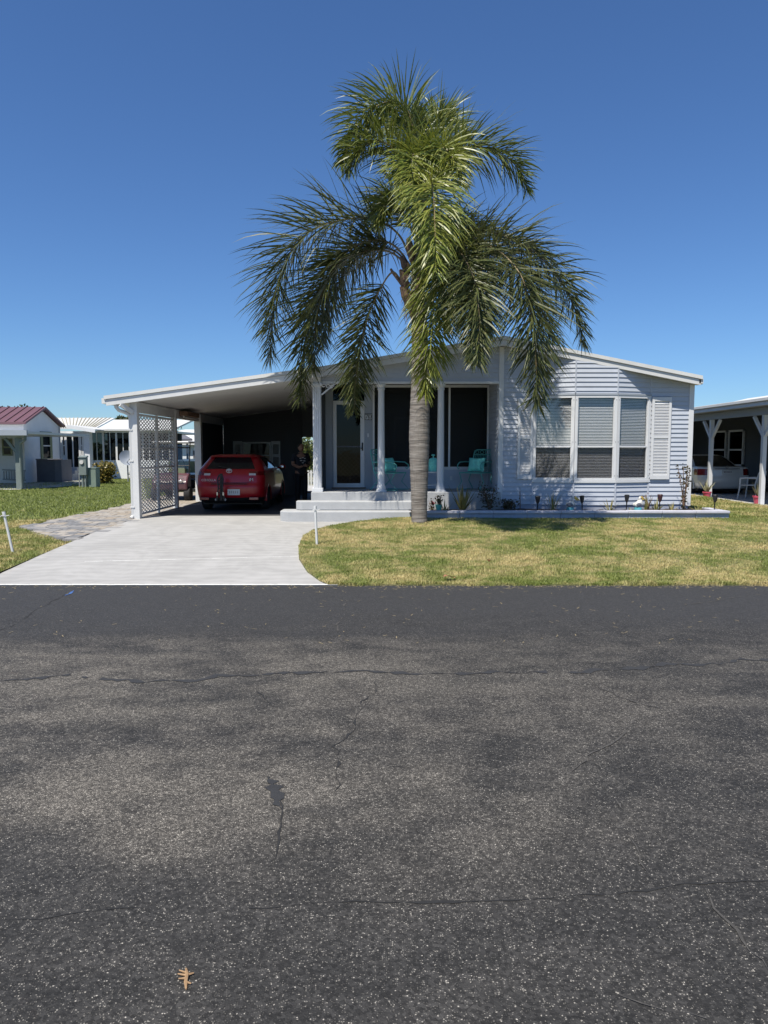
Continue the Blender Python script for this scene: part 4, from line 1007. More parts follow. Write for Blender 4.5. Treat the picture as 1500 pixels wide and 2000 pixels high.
hatch = [ # z, rear y, front y, half width, rear corner radius, rear bow, front radius, front bow
 (.20,.26,4.10,.78,.20,.05,.3,.2),(.30,.10,4.20,.84,.22,.06,.35,.25),(.42,.03,4.26,.865,.24,.07,.35,.3),(.58,.0,4.28,.88,.25,.08,.35,.3),(.66,.005,4.26,.88,.25,.08,.35,.3),
 (.70,.055,4.22,.88,.24,.08,.35,.3),(.82,.07,4.10,.88,.24,.09,.35,.3),(.92,.095,3.9,.875,.24,.09,.35,.28),(1.02,.15,3.35,.865,.24,.10,.35,.25),(1.08,.20,3.05,.845,.24,.10,.4,.2),
 (1.20,.34,2.80,.775,.24,.12,.4,.2),(1.31,.47,2.48,.70,.22,.12,.4,.2),(1.375,.53,2.2,.645,.2,.11,.4,.2),(1.39,.40,2.1,.63,.2,.12,.4,.2),(1.425,.44,1.9,.575,.2,.12,.4,.2),(1.45,.62,1.6,.42,.2,.08,.3,.2)]
def hkey(i, j, c, side, rg):
    x, y, z = c; w = rg[i][3]
    if z < .345 and y < .6: return 'low'
    if 1.09 < z < 1.375 and j < 9: return 'rear'
    if 1.10 < z < 1.36 and 12 < j < 46 and y > .95 and abs(y-1.95) > .05 and y < 2.9: return 'sideR' if side > 0 else 'sideL'
    if 1.09 < z < 1.40 and j > 49: return 'front'
    if .915 < z < 1.03 and j < 13 and x > .48: 
        if .46 < x < .64 and .935 < z < .99: return 'insR' if side > 0 else 'insL'
        return 'lampR' if side > 0 else 'lampL'
    return 'body'
rc = thing('parked_car', (at(446,930,18.0).x,18.0,0), 'dark red hatchback parked under the carport, rear to the street', 'car')
make_car(rc, hatch, M['red'], hkey, (.95,3.55), .315, .865)
# number plate, badges, emblem, mirrors, wiper, creases
pc = Vector((.13,.0,.50)); 
plt = MB().box((pc.x-.155,-.012,pc.z-.075),(pc.x+.155,.004,pc.z+.075)).build('number_plate', M['plate'], rc, world=False, bevel=.003)
for k in range(5): MB().box((pc.x-.115+k*.05,-.0145,pc.z-.03),(pc.x-.115+k*.05+.026,-.0125,pc.z+.035)).build('plate_mark', M['steel'], plt, world=False)
def ring3(b, cx, cy, cz, a, c_, r): b.tube([(cx+a*math.cos(t), cy, cz+c_*math.sin(t)) for t in [2*math.pi*i/24 for i in range(25)]], r, 6)
b = MB(); ring3(b, 0,.10,1.035,.072,.048,.008); ring3(b, 0,.095,1.055,.048,.017,.006); ring3(b, 0,.095,1.03,.02,.042,.006); b.build('emblem', M['plate'], rc, world=False, smooth=True)
for s_, t, x, z, sz in ((1,'COROLLA',-.52,.80,.08),(1,'iM',.56,.81,.11)):
    o = text_mesh('badge', t, sz, M['plate'], rc, (0,0,0), (R(90),0,0), .003); o.location = (x, .083, z)
for s_ in (1,-1):
    b = MB(); b.blob((s_*.97,2.75,1.08), (.10,.055,.075), 12, 8); b.bar((s_*.83,2.78,1.05),(s_*.95,2.76,1.05),.04,.03); mo = b.build('door_mirror', M['red'], rc, world=False, smooth=True)
    b = MB(); b.blob((s_*.97,2.712,1.08), (.085,.022,.06), 12, 8); b.build('mirror_glass', M['chrome'], mo, world=False, smooth=True)
    b = MB(); b.box((s_*.63-.12,.015,.30),(s_*.63+.12,.05,.37)); b.build('reflector', M['lampred'], rc, world=False, bevel=.01)
    b = MB(); b.bar((s_*.872,1.5,.97),(s_*.885,1.72,.97),.03,.025,(0,0,1)); b.bar((s_*.872,2.45,.97),(s_*.885,2.67,.97),.03,.025); b.build('door_handle', M['red'], rc, world=False, bevel=.008)
b = MB(); b.tube([(0,.20,1.10),(-.30,.26,1.145)], .01, 6); b.blob((0,.185,1.085),(.03,.03,.03),8,6); b.build('rear_wiper', M['black'], rc, world=False)
b = MB(); b.box((-.46,.035,.695),(.46,.06,.712)); b.build('hatch_gap', M['black'], rc, world=False)
b = MB(); b.tube([(-.60,.07,.90),(-.55,.055,.76),(-.38,.05,.735),(.38,.05,.735),(.55,.055,.76),(.60,.07,.90)], .006, 5); b.build('panel_line', M['black'], rc, world=False)
b = MB(); b.tube([(.1,.55,1.47),(.1,.7,1.53),(.1,.74,1.56)], [.02,.012,.006], 6); b.build('aerial', M['black'], rc, world=False)
# folded hitch bicycle rack
rk = thing('bicycle_rack', (rc.location.x-.13,17.78,0), 'folded black bicycle rack on the tow hitch of the red car', 'bicycle rack')
b = MB(); X = -.0
b.bar((X,.30,.36),(X,-.06,.36),.06,.06); b.bar((X,-.03,.30),(X+.01,-.05,.98),.07,.05); hb = b.build('rack_mast', M['black'], rk, world=False, bevel=.006)
b = MB()
for s_ in (-1,1):
    b.tube([(X+s_*.035,-.07,.95),(X+s_*.07,-.10,.85),(X+s_*.05,-.12,.62),(X+s_*.08,-.12,.42)], .018, 7)
    b.tube([(X+s_*.08,-.12,.42),(X+s_*.10,-.11,.30)], .026, 7)
b.build('rack_arm', M['black'], rk, world=False, smooth=True)
for s_ in (-1,1):
    b = MB(); b.box((X+s_*.075-.016,-.150,.44),(X+s_*.075+.016,-.13,.52)); b.build('buckle', M['chrome'], rk, world=False)
    b = MB(); b.blob((X+s_*.12,-.12,.33),(.022,.022,.035),8,6); b.build('strap_end', M['steel'], rk, world=False)
b = MB()
for k in range(4): b.tube([(X-.05,-.085,.5+k*.1),(X+.05,-.085,.54+k*.1)], .014, 6)
b.build('cradle', M['black'], rk, world=False)

sedan = [(.20,.22,4.3,.76,.2,.05,.3,.2),(.32,.06,4.45,.84,.22,.07,.35,.25),(.48,.0,4.5,.875,.24,.09,.35,.3),(.60,.0,4.5,.885,.24,.09,.35,.3),(.66,.03,4.48,.885,.24,.09,.35,.3),
 (.82,.05,4.3,.885,.24,.09,.35,.3),(.93,.06,4.0,.88,.24,.10,.35,.28),(.985,.09,3.7,.865,.24,.10,.35,.25),(1.0,.35,3.4,.85,.24,.10,.35,.25),(1.01,.80,3.25,.83,.24,.10,.4,.2),
 (1.15,1.05,3.0,.77,.24,.10,.4,.2),(1.28,1.33,2.75,.70,.24,.10,.4,.2),(1.37,1.55,2.5,.63,.2,.08,.4,.2),(1.41,1.75,2.2,.45,.2,.06,.1,.05)]
def skey(i, j, c, side, rg):
    x, y, z = c
    if z < .26 and y < .6: return 'low'
    if 1.015 < z < 1.36 and j < 10: return 'rear'
    if 1.03 < z < 1.34 and 13 < j < 46 and abs(y-2.3) > .05: return 'sideR' if side > 0 else 'sideL'
    if 1.015 < z < 1.36 and j > 49: return 'front'
    if .70 < z < .95 and j < 15 and x > .58: return 'lampR' if side > 0 else 'lampL'
    return 'body'
wc = thing('parked_car', (at(1421,930,24).x,24.0,0), 'white sedan parked in the open carport of the neighbouring home', 'car')
make_car(wc, sedan, M['wcar'], skey, (1.0,3.65), .32, .87)
sp_ = MB().box((-.16,-.012,.76),(.16,.06,.90)).build('number_plate', M['plate'], wc, world=False)
for k in range(6): MB().box((-.13+k*.045,-.0145,.80),(-.13+k*.045+.028,-.0125,.86)).build('plate_mark', M['greyslat'], sp_, world=False)
MB().box((-.42,.03,.925),(.42,.06,.95)).build('boot_trim', M['greyslat'], wc, world=False)
b = MB(); ring3(b, 0,.055,1.0,.05,.035,.007); b.build('emblem', M['chrome'], wc, world=False)
for s_ in (-1,1): MB().blob((s_*.97,2.95,1.0),(.1,.06,.07),10,8).build('door_mirror', M['wcar'], wc, world=False, smooth=True)

# ------------------------------------------------------------------ person in the carport shade
def skin_mesh(name, verts, edges, mt, parent, sub=2, root=0):
    me = bpy.data.meshes.new(name); me.from_pydata([v[:3] for v in verts], edges, []); o = bpy.data.objects.new(name, me); C.objects.link(o)
    md = o.modifiers.new('skin', 'SKIN'); md.use_smooth_shade = True
    for i, v in enumerate(verts):
        r = v[3]; me.skin_vertices[0].data[i].radius = r if isinstance(r, tuple) else (r, r)
    me.skin_vertices[0].data[root].use_root = True
    s_ = o.modifiers.new('sub', 'SUBSURF'); s_.levels = s_.render_levels = sub
    dg = bpy.context.evaluated_depsgraph_get(); m2 = bpy.data.meshes.new_from_object(o.evaluated_get(dg)); bpy.data.objects.remove(o)
    o = bpy.data.objects.new(name, m2); C.objects.link(o); m2.materials.clear(); m2.materials.append(mt); o.parent = parent; m2.shade_smooth(); return o
pp = thing('person', (at(588,930,20.2).x,20.2,0), 'person in dark printed t-shirt standing in the shaded carport beside the red car', 'person', rz=R(28))
# local frame: faces -Y
V = [(0,0,.95,(.15,.11)),(0,0,1.15,(.15,.115)),(0,-.01,1.34,(.17,.115)),(0,0,1.46,(.09,.08)),(0,-.01,1.53,.055),
     (.10,.0,.86,.095),(.11,-.02,.50,.068),(.11,.02,.10,.05),(.11,-.10,.045,.042),
     (-.10,.0,.86,.095),(-.11,-.03,.50,.068),(-.11,.01,.10,.05),(-.11,-.11,.045,.042),
     (.20,0,1.41,.068),(.245,.02,1.16,.05),(.13,-.22,1.10,.038),(.04,-.29,1.14,.028),
     (-.20,0,1.41,.068),(-.25,.0,1.16,.05),(-.15,-.24,1.08,.038),(-.06,-.31,1.12,.028)]
E = [(0,1),(1,2),(2,3),(3,4),(0,5),(5,6),(6,7),(7,8),(0,9),(9,10),(10,11),(11,12),(2,13),(13,14),(14,15),(15,16),(2,17),(17,18),(18,19),(19,20)]
body = skin_mesh('body', V, E, M['skin'], pp)
# head with nose, ears, face
b = MB(); b.blob((0,-.02,1.63),(.078,.097,.115),18,14)
hd = b
hd.blob((0,-.112,1.615),(.014,.022,.022),8,6); hd.blob((.078,-.01,1.62),(.012,.022,.032),8,6); hd.blob((-.078,-.01,1.62),(.012,.022,.032),8,6); hd.blob((0,-.088,1.565),(.034,.022,.022),10,6)
head = hd.build('head', M['skin'], pp, world=False, smooth=True)
for s_ in (-1,1): MB().blob((s_*.03,-.104,1.64),(.012,.008,.008),8,6).build('eye', M['black'], head, world=False)
MB().blob((0,-.112,1.585),(.024,.006,.006),8,5).build('mouth', M['brown'], head, world=False)
MB().blob((0,.008,1.675),(.085,.097,.085),16,10,.03).build('hair', M['hair'], pp, world=False, smooth=True)
sh = [(0,0,.80,(.19,.15)),(0,0,1.12,(.185,.15)),(0,-.01,1.34,(.185,.128)),(0,0,1.46,(.085,.08)),(.20,0,1.41,.082),(.235,.015,1.22,.072),(-.20,0,1.41,.082),(-.24,.0,1.22,.072)]
skin_mesh('t_shirt', sh, [(0,1),(1,2),(2,3),(2,4),(4,5),(2,6),(6,7)], M['shirt'], pp)
tr = [(0,0,1.02,(.17,.13)),(.10,0,.84,.108),(.11,-.02,.50,.085),(.11,.02,.10,.07),(-.10,0,.84,.108),(-.11,-.03,.50,.085),(-.11,.01,.10,.07)]
skin_mesh('trousers', tr, [(0,1),(1,2),(2,3),(0,4),(4,5),(5,6)], M['pants'], pp)
b = MB(); 
for k, (x, z, w) in enumerate(((-.07,1.33,.05),(0,1.35,.05),(.06,1.33,.04),(-.05,1.27,.07),(.045,1.26,.06),(0,1.21,.05))): b.box((x-w/2,-.150,z-.012),(x+w/2,-.142,z+.012))
b.build('shirt_print', M['plate'], pp, world=False)
for s_, hx, hy, hz in ((1,.04,-.29,1.14),(-1,-.06,-.31,1.12)):
    hv = [(hx,hy,hz,(.03,.018)),(hx-.035*s_,hy-.035,hz+.01,(.034,.017))]; he = [(0,1)]
    for f in range(4):
        o_ = -.024+.016*f; i0 = len(hv); l = (.75,.95,1,.85)[f]
        hv += [(hx-.06*s_,hy-.055,hz+.012+o_,.0085),(hx-(.06+.03*l)*s_,hy-.075,hz+.008+o_,.008),(hx-(.055+.045*l)*s_,hy-.06,hz-.002+o_,.007)]; he += [(1,i0),(i0,i0+1),(i0+1,i0+2)]
    i0 = len(hv); hv += [(hx-.015*s_,hy-.04,hz+.035,.010),(hx-.04*s_,hy-.06,hz+.05,.009)]; he += [(0,i0),(i0,i0+1)]
    skin_mesh('hand', hv, he, M['skin'], pp)
for s_ in (-1,1):
    b = MB(); b.blob((s_*.11,-.06,.045),(.052,.14,.05),12,8); b.build('shoe', M['black'], pp, world=False, smooth=True)

# ------------------------------------------------------------------ golf cart seen between screen and shed
gc = thing('golf_cart', (-6.62,22.9,-.02), 'mauve golf cart with black roof frame parked on pavers beyond the lattice', 'golf cart')
def gb(nm, mt, fn, **k): b = MB(); fn(b); return b.build(nm, mt, gc, world=False, **k)
gb('cowl', M['cartpink'], lambda b: b.prism([(-.55,-.95,.35),(-.55,-.98,.6),(-.55,-.75,.82),(-.55,-.5,.88),(-.55,-.45,.35)], (1.10,0,0)), bevel=.05)
gb('rear_body', M['black'], lambda b: b.prism([(-.56,.25,.32),(-.56,.2,.62),(-.56,.9,.66),(-.56,1.2,.6),(-.56,1.25,.35)], (1.12,0,0)), bevel=.04)  # bodywork blackened to paint in the shade it stands in
gb('floor_pan', M['black'], lambda b: b.box((-.55,-.6,.28),(.55,.4,.34)))
gb('side_sill', M['plate'], lambda b: b.box((.55,-.45,.27),(.60,.32,.37)), bevel=.01)
gb('seat', M['brown'], lambda b: b.box((-.5,.15,.66),(.5,.62,.78)), bevel=.04)
gb('seat_back', M['olive'], lambda b: b.box((-.5,.60,.84),(.5,.72,1.22)), bevel=.04)
gb('roof', M['white'], lambda b: b.box((-.6,-.75,1.80),(.6,.95,1.86)), bevel=.03)
def posts(b):
    for s_ in (-1,1):
        b.tube([(s_*.52,-.62,.85),(s_*.55,-.52,1.80)], .018, 7); b.tube([(s_*.52,.80,.62),(s_*.55,.85,1.80)], .018, 7)
    b.tube([(-.53,-.55,1.66),(.53,-.55,1.66)], .02, 6); b.tube([(-.53,-.6,1.1),(.53,-.6,1.1)], .014, 6)
gb('roof_frame', M['black'], posts, smooth=True)
gb('windscreen', M['glass'], lambda b: b.add([(-.5,-.60,1.0),(.5,-.60,1.0),(.52,-.53,1.75),(-.52,-.53,1.75)], [(0,1,2,3)]))
def sw(b): ring3(b, -.25,-.2,1.0,.17,.14,.015); b.tube([(-.25,-.55,.8),(-.25,-.2,1.0)], .02, 6)
gb('steering_wheel', M['black'], sw, smooth=True)
gb('basket', M['black'], lambda b: [b.tube([(-.45,-1.0,.62+.09*k),(.45,-1.0,.62+.09*k)], .012, 5) for k in range(3)])
for s_ in (-1,1):
    gb('headlight', M['lampclear'], lambda b: b.blob((s_*.35,-.97,.62),(.08,.03,.05),10,8), smooth=True)
    for y in (-.72,.78): wheel(gc, s_*.6, y, .23, .18, s_, 6)
# olive bag on the seat
bagp = thing('shoulder_bag', (-6.42,22.6,.78), 'olive bag standing on the golf cart seat', 'bag')
b = MB(); b.box((-.14,-.08,.0),(.14,.08,.34)); b.build('bag_body', M['olive'], bagp, world=False, bevel=.04)
b = MB(); b.tube([(-.1,0,.33),(-.06,0,.45),(.06,0,.45),(.1,0,.33)], .012, 6); b.build('strap', M['black'], bagp, world=False)

# ------------------------------------------------------------------ porch furniture
def chair(loc, rz, label):
    t = thing('patio_chair', loc, label, 'chair', 'teal wire chairs on the porch', rz)
    m = M['teal']; w, d = .29, .27
    def p(nm, fn, **k): b = MB(); fn(b); return b.build(nm, m, t, world=False, **k)
    p('seat', lambda b: b.box((-w,-d,.40),(w,d,.418)), bevel=.006)
    def fr(b): b.tube([(-w,-d,.41),(w,-d,.41),(w,d,.41),(-w,d,.41),(-w,-d,.41)], .014, 6)
    p('seat_frame', fr, smooth=True)
    def back(b):
        b.tube([(-w,d,.41),(-w+.01,d+.10,.84),(-w+.03,d+.12,.93),(-w+.08,d+.125,.955),(w-.08,d+.125,.955),(w-.03,d+.12,.93),(w-.01,d+.10,.84),(w,d,.41)], .012, 6)
        b.tube([(-w+.01,d+.10,.84),(w-.01,d+.10,.84)], .009, 6)
        for k in range(4): b.tube([(-w+.1+.13*k+.045*math.cos(t_),d+.11,.895+.04*math.sin(t_)) for t_ in [i*.7 for i in range(10)]], .006, 5)
    p('back_frame', back, smooth=True)
    def mesh(b):
        for k in range(13): x = -w+.02+(2*w-.04)*k/12; b.tube([(x,d+.005,.42),(x*.98,d+.095,.84)], .0035, 4, False)
        for k in range(10): z = .46+.04*k; y = d+.005+(z-.42)*.22; b.tube([(-w+.01,y,z),(w-.01,y,z)], .0035, 4, False)
    tag(p('back_mesh', mesh), kind='stuff')
    for s_ in (-1,1):
        p('arm', lambda b: b.tube([(s_*w,d+.05,.66),(s_*(w+.02),0,.67),(s_*(w+.02),-d+.04,.66),(s_*(w+.02),-d-.05,.60),(s_*(w+.02),-d-.06,.54),(s_*(w+.02),-d-.02,.50),(s_*(w+.02),-d+.02,.53)], .013, 7), smooth=True)
        p('leg', lambda b: b.tube([(s_*w,-d,.41),(s_*(w+.01),-d+.12,.20),(s_*(w+.01),-d-.08,.012),(s_*(w+.01),d-.05,.012)], .012, 6), smooth=True)
        p('leg', lambda b: b.tube([(s_*w,d,.41),(s_*(w+.01),d-.10,.22),(s_*(w+.01),d+.10,.014)], .012, 6), smooth=True)
    return t
def pillow(loc, rot, s, label):
    b = MB(); n = 12; vs = []
    for side in (1,-1):
        for j in range(n+1):
            for i in range(n+1):
                u, v = -1+2*i/n, -1+2*j/n; th = .085*((1-u**4)*(1-v**4))**.5
                k = 1-.07*(1-abs(u*v)); vs.append((u*s*k, side*th, v*s*.82*k))
    q = (n+1)**2; fs = []
    for sd in (0,1):
        for j in range(n):
            for i in range(n):
                f = (j*(n+1)+i, j*(n+1)+i+1, (j+1)*(n+1)+i+1, (j+1)*(n+1)+i); fs.append(tuple(x+q*sd for x in (f if sd == 1 else f[::-1])))
    b.add(vs, fs); o = b.build('pillow', M['tealfab'], smooth=True); o.location = loc; o.rotation_euler = rot
    return tag(o, label, 'pillow', 'teal pillows on the porch chairs')
c1 = at(772,945,16.95); c2 = at(928,945,16.95)
chair((c1.x-.12,16.95,PZ), R(62), 'teal wire patio chair left on the porch, beside the door')
chair((c2.x+.02,17.0,PZ), R(-38), 'teal wire patio chair at the right end of the porch')
pillow((c1.x-.16,16.85,PZ+.60), (R(-18),0,R(50)), .21, 'teal patterned pillow on the left porch chair')
pillow((c2.x+.03,16.97,PZ+.60), (R(-18),0,R(-30)), .21, 'teal pillow on the right porch chair')
tb = thing('side_table', (at(845,940,16.75).x,16.75,PZ), 'small white slatted table between the porch chairs', 'table')
def tpart(nm, fn): b = MB(); fn(b); return b.build(nm, M['white'], tb, world=False, bevel=.004)
for k in range(4): tpart('slat', lambda b: b.box((-.22,-.2+.102*k,.42),(.22,-.2+.102*k+.094,.445)))
for sx in (-1,1):
    for sy in (-1,1): tpart('leg', lambda b: b.box((sx*.19-.02,sy*.17-.02,.0),(sx*.19+.02,sy*.17+.02,.42)))
tpart('shelf', lambda b: b.box((-.21,-.19,.12),(.21,.19,.145)))
mc = thing('milk_can', (at(846,920,16.72).x,16.72,PZ+.446), 'teal metal canister with domed lid on the white porch table', 'canister')
b = MB(); b.lathe([(.105,0),(.11,.01),(.11,.25),(.10,.28),(.07,.31),(.05,.32)], (0,0,0), 24); b.build('can', M['tealfab'], mc, world=False, smooth=True)
b = MB(); b.lathe([(.012,.32),(.012,.365),(.04,.37),(.045,.385),(.03,.40),(.0,.405)], (0,0,0), 18); b.build('lid', M['tealfab'], mc, world=False, smooth=True)
b = MB(); b.tube([(.105,0,.20),(.15,0,.22),(.15,0,.28),(.09,0,.295)], .008, 6); b.build('handle', M['black'], mc, world=False)

# ------------------------------------------------------------------ garden things
def stake(pbase, ptop_, z, label):
    a = gnd(*pbase, z); tp = at(*ptop_, a.y); t = thing('garden_stake', a, label, 'stake', 'white stakes beside the driveway')
    d = tp-a; b = MB(); b.tube([a-d*.05, tp], .020, 10); b.build('pipe', M['white'], t, smooth=True)
    b = MB(); b.tube([tp-d*.07, tp+d*.01], .026, 10); b.build('cap', M['white'], t, smooth=True)
    b = MB(); k = tp-d*.09; b.tube([k+Vector((-.07,0,-.02)), k+Vector((-.03,-.025,.0)), k+Vector((.03,-.025,-.003)), k+Vector((.075,0,.005))], .006, 5); b.build('tie', M['white'], t)
stake((619,1063), (615.5,989), gz(0,11.6)+.0, 'upright white plastic stake at the lawn corner by the driveway')
stake((25,1079), (7,1000), -.02, 'leaning white plastic stake at the left edge of the drive')
def torch(px, py, h, label, lit=None):
    p = at(px, py, 15.55); p.z = .215
    t = thing('solar_torch', p, label, 'garden light', 'black solar torches in the flower bed'); t.rotation_euler = (random.gauss(0,.03), random.gauss(0,.03), random.uniform(0,6))
    b = MB(); b.lathe([(.010,-.05),(.013,h-.16),(.02,h-.15)], n=10); b.build('stem', M['black'], t, world=False, smooth=True)
    b = MB(); b.lathe([(.02,h-.155),(.035,h-.12),(.052,h-.05),(.055,h-.01),(.058,h),(.05,h+.012),(.0,h+.018)], n=12, flute=.1); b.build('lantern', lit or M['black'], t, world=False)
    for k in range(3):
        a = k*2.09; MB().bar((.056*math.cos(a),.056*math.sin(a),h),(.034*math.cos(a),.034*math.sin(a),h-.13),.006,.006).build('rib', M['black'], t, world=False)
for px, h, lb in ((1050,.33,'black solar torch standing in the palm shade of the bed'),(1137.5,.34,'black solar torch just right of the left pelican'),(1223.5,.36,'black solar torch just left of the right pelican'),(1395.5,.36,'black solar torch at the right end of the planter')):
    torch(px, 990, h, lb)
torch(1287.6, 990, .37, 'dark reddish solar torch among the sword-leaved plants', M['darkred'])
def pelican(px, rz, label):
    p = at(px, 990, 15.5); p.z = .21
    t = thing('pelican_statue', p, label, 'statue', 'painted pelican statues in the flower bed', rz)
    b = MB(); b.lathe([(.085,0),(.09,.03),(.08,.08),(.07,.105),(.0,.11)], n=16); b.build('base', M['aqua'], t, world=False, smooth=True)
    V = [(-.09,0,.14,.025),(-.05,0,.16,.055),(.02,0,.175,.068),(.06,0,.20,.05),(.05,0,.25,.026),(.03,0,.285,.023),(.045,0,.32,.032),(.075,0,.325,.026)]
    skin_mesh('body', V, [(i,i+1) for i in range(len(V)-1)], M['statwhite'], t, root=2)
    b = MB(); b.tube([(.085,0,.325),(.13,0,.305),(.18,0,.27),(.20,0,.255)], [.022,.020,.012,.005], 8); b.tube([(.085,0,.31),(.12,0,.275),(.17,0,.262)], [.012,.022,.006], 8); b.build('beak', M['yellow'], t, world=False, smooth=True)
    for s_ in (-1,1):
        b = MB(); b.blob((-.02,s_*.055,.165),(.075,.02,.042),10,7); b.build('wing', M['greyslat'] if s_ < 0 else M['statwhite'], t, world=False, smooth=True)
        MB().blob((.06,s_*.025,.335),(.006,.006,.006),6,5).build('eye', M['black'], t, world=False)
pelican(1114, R(-8), 'painted pelican statue on aqua base, the left of two')
pelican(1246, R(22), 'painted pelican statue on aqua base, the right of two')
def strap_plant(px, py, Y, z, n, L, w, mt, label, cat='plant', up=.75, name='strap_leaf_plant', group='strap-leaved plants in the flower bed', droop=.12):
    p = at(px, py, Y); p.z = z; t = thing(name, p, label, cat, group)
    for k in range(n):
        a = 2*math.pi*k/n*2.4+random.uniform(-.4,.4); el = R(random.uniform(28,88)*up+15); l = L*random.uniform(.6,1.08)
        d = Vector((math.cos(a)*math.cos(el), math.sin(a)*math.cos(el), math.sin(el))); q = Vector((math.cos(a)*.02, math.sin(a)*.02, -.02)); vs = []; wv = Vector((-math.sin(a), math.cos(a), 0)); ns = 5
        for i in range(ns+1):
            tt = i/ns; ww = w*(.6+.8*tt if tt < .4 else .92*(1-((tt-.4)/.6)**1.7)+.01)/2; nrm = d.cross(wv)
            vs += [q-wv*ww+nrm*ww*.35, q-nrm*ww*.12, q+wv*ww+nrm*ww*.35]; q = q+d*(l/ns); d = (d+Vector((0,0,-droop*random.uniform(.4,1.4)*(.3+tt)))).normalized()
        b = MB(); b.add(vs, [f for i in range(ns) for f in ((3*i,3*i+1,3*i+4,3*i+3),(3*i+1,3*i+2,3*i+5,3*i+4))]); o = b.build('leaf', mt, t, world=False); o.data.shade_smooth()
    return t
def leafy(name, px, py, Y, z, H, rad, n, ls, mt, label, cat='shrub', group=None, stems=6, flowers=None, loc=None, base=.25, dens=1.0):
    p = Vector(loc) if loc else at(px, py, Y); p.z = z if not loc else p.z
    t = thing(name, p, label, cat, group); b = MB(); tips = []
    for k in range(stems):
        a = random.uniform(0,6.28); r = rad*random.uniform(.3,1); pts = [Vector((0,0,-.02)), Vector((r*.35*math.cos(a), r*.35*math.sin(a), H*.4)), Vector((r*math.cos(a+.3), r*math.sin(a+.3), H*random.uniform(.7,1.0)))]
        pts = catmull(pts, 4); b.tube(pts, [.012*(H/.6)**.5*(1-.7*i/len(pts)) for i in range(len(pts))], 5); tips += pts[int(len(pts)*base):]
    b.build('stem', M['brown'], t, world=False)
    b = MB()
    for k in range(n):
        c = random.choice(tips)+Vector((random.gauss(0,rad*.28*dens),random.gauss(0,rad*.28*dens),random.gauss(0,H*.07*dens)))
        d = Vector((random.gauss(0,1),random.gauss(0,1),random.gauss(.2,.8))).normalized(); s_ = d.orthogonal().normalized(); s_.rotate(Matrix.Rotation(random.uniform(0,6.28),3,d)); l = ls*random.uniform(.6,1.3); w = l*.3; nn_ = d.cross(s_)
        b.add([c, c+d*l*.45-s_*w+nn_*l*.06, c+d*l, c+d*l*.45+s_*w+nn_*l*.06], [(0,1,2),(0,2,3)])
    tag(b.build('foliage', mt, t, world=False), kind='stuff')
    if flowers:
        for k in range(flowers[0]):
            c = random.choice(tips)+Vector((random.gauss(0,rad*.2),random.gauss(0,rad*.2),.03)); q = MB()
            for j in range(7): a = j*.9; q.add([c, c+Vector((flowers[2]*math.cos(a),flowers[2]*math.sin(a),flowers[2]*.5)), c+Vector((flowers[2]*.9*math.cos(a+.8),flowers[2]*.9*math.sin(a+.8),flowers[2]*.7))], [(0,1,2)])
            q.build('flower', flowers[1], t, world=False)
    return t
BZs = .215
strap_plant(903, 990, 15.55, BZs, 26, .66, .045, M['agave'], 'large spiky yellow-green plant between palm trunk and house corner', up=.95, droop=.05)
strap_plant(1079, 990, 15.6, BZs, 20, .48, .022, M['agave'], 'grassy clump growing below the left end of the bow window', up=1.0)
strap_plant(1191, 992, 15.55, BZs, 9, .32, .030, M['agave'], 'small pale spiky plant midway between the pelicans', up=.85)
strap_plant(1231, 994, 15.5, BZs, 6, .15, .022, M['agave'], 'tiny spiky plant beside the right pelican', up=.85)
strap_plant(1281, 992, 15.55, BZs, 12, .36, .035, M['agave'], 'sword-leaved plant under the reddish solar torch', up=.95)
strap_plant(1262, 992, 15.55, BZs, 9, .40, .022, M['agave'], 'slim upright leaf clump right of the right pelican', up=1.1)
strap_plant(1312, 993, 15.5, BZs, 8, .26, .03, M['agave'], 'low leaf rosette in front of the rose stems', up=.8)
strap_plant(1363, 995, 15.45, BZs, 9, .24, .03, M['agave'], 'sprawling leaf rosette near the end of the planter', up=.55)
strap_plant(1175, 995, 15.4, BZs, 5, .12, .02, M['agave'], 'very small sprout at the front edge of the bed', up=.9)
strap_plant(868, 993, 15.55, BZs, 10, .30, .03, M['agave'], 'dark strap-leaved clump just right of the palm trunk', up=.9)
leafy('rose_bush', 957, 990, 15.75, BZs, .60, .22, 420, .055, M['roseleaf'], 'dark leafy rose bush against the porch corner', group='bushes in the flower bed')
leafy('low_bush', 996, 990, 15.8, BZs, .26, .24, 260, .065, M['roseleaf'], 'low dark bush in the shade right of the house corner', group='bushes in the flower bed')
leafy('bare_twig', 1016, 990, 15.8, BZs, .55, .06, 14, .03, M['roseleaf'], 'thin nearly leafless twig against the shaded siding', 'twig', stems=2)
leafy('rose_bush', 1335, 992, 15.7, BZs, 1.02, .17, 240, .06, M['roseleaf'], 'tall thin rose bush at the right corner of the home', group='bushes in the flower bed', stems=5, flowers=(5,M['palebloom'],.03), base=.1, dens=.6)
leafy('flower_clump', 1266, 992, 15.6, BZs, .38, .14, 14, .03, M['bushleaf'], 'small pink blooms on thin stems right of the pelican', 'flowers', stems=8, flowers=(9,M['palebloom'],.028))
leafy('bedding_plant', 843, 992, 15.6, BZs, .26, .10, 90, .05, M['roseleaf'], 'low red-flowered plant beside the palm trunk', 'flowers', stems=6, flowers=(6,M['flower'],.035))
gp = at(857,990,15.6); gp.z = BZs; gpt = thing('garden_pot', gp, 'small aqua-green pot with a dark plant near the palm trunk', 'pot')
b = MB(); b.lathe([(.05,0),(.075,.13),(.082,.135),(.082,.15),(.068,.15),(.06,.12)], n=16); b.build('pot', M['teal'], gpt, world=False, smooth=True)
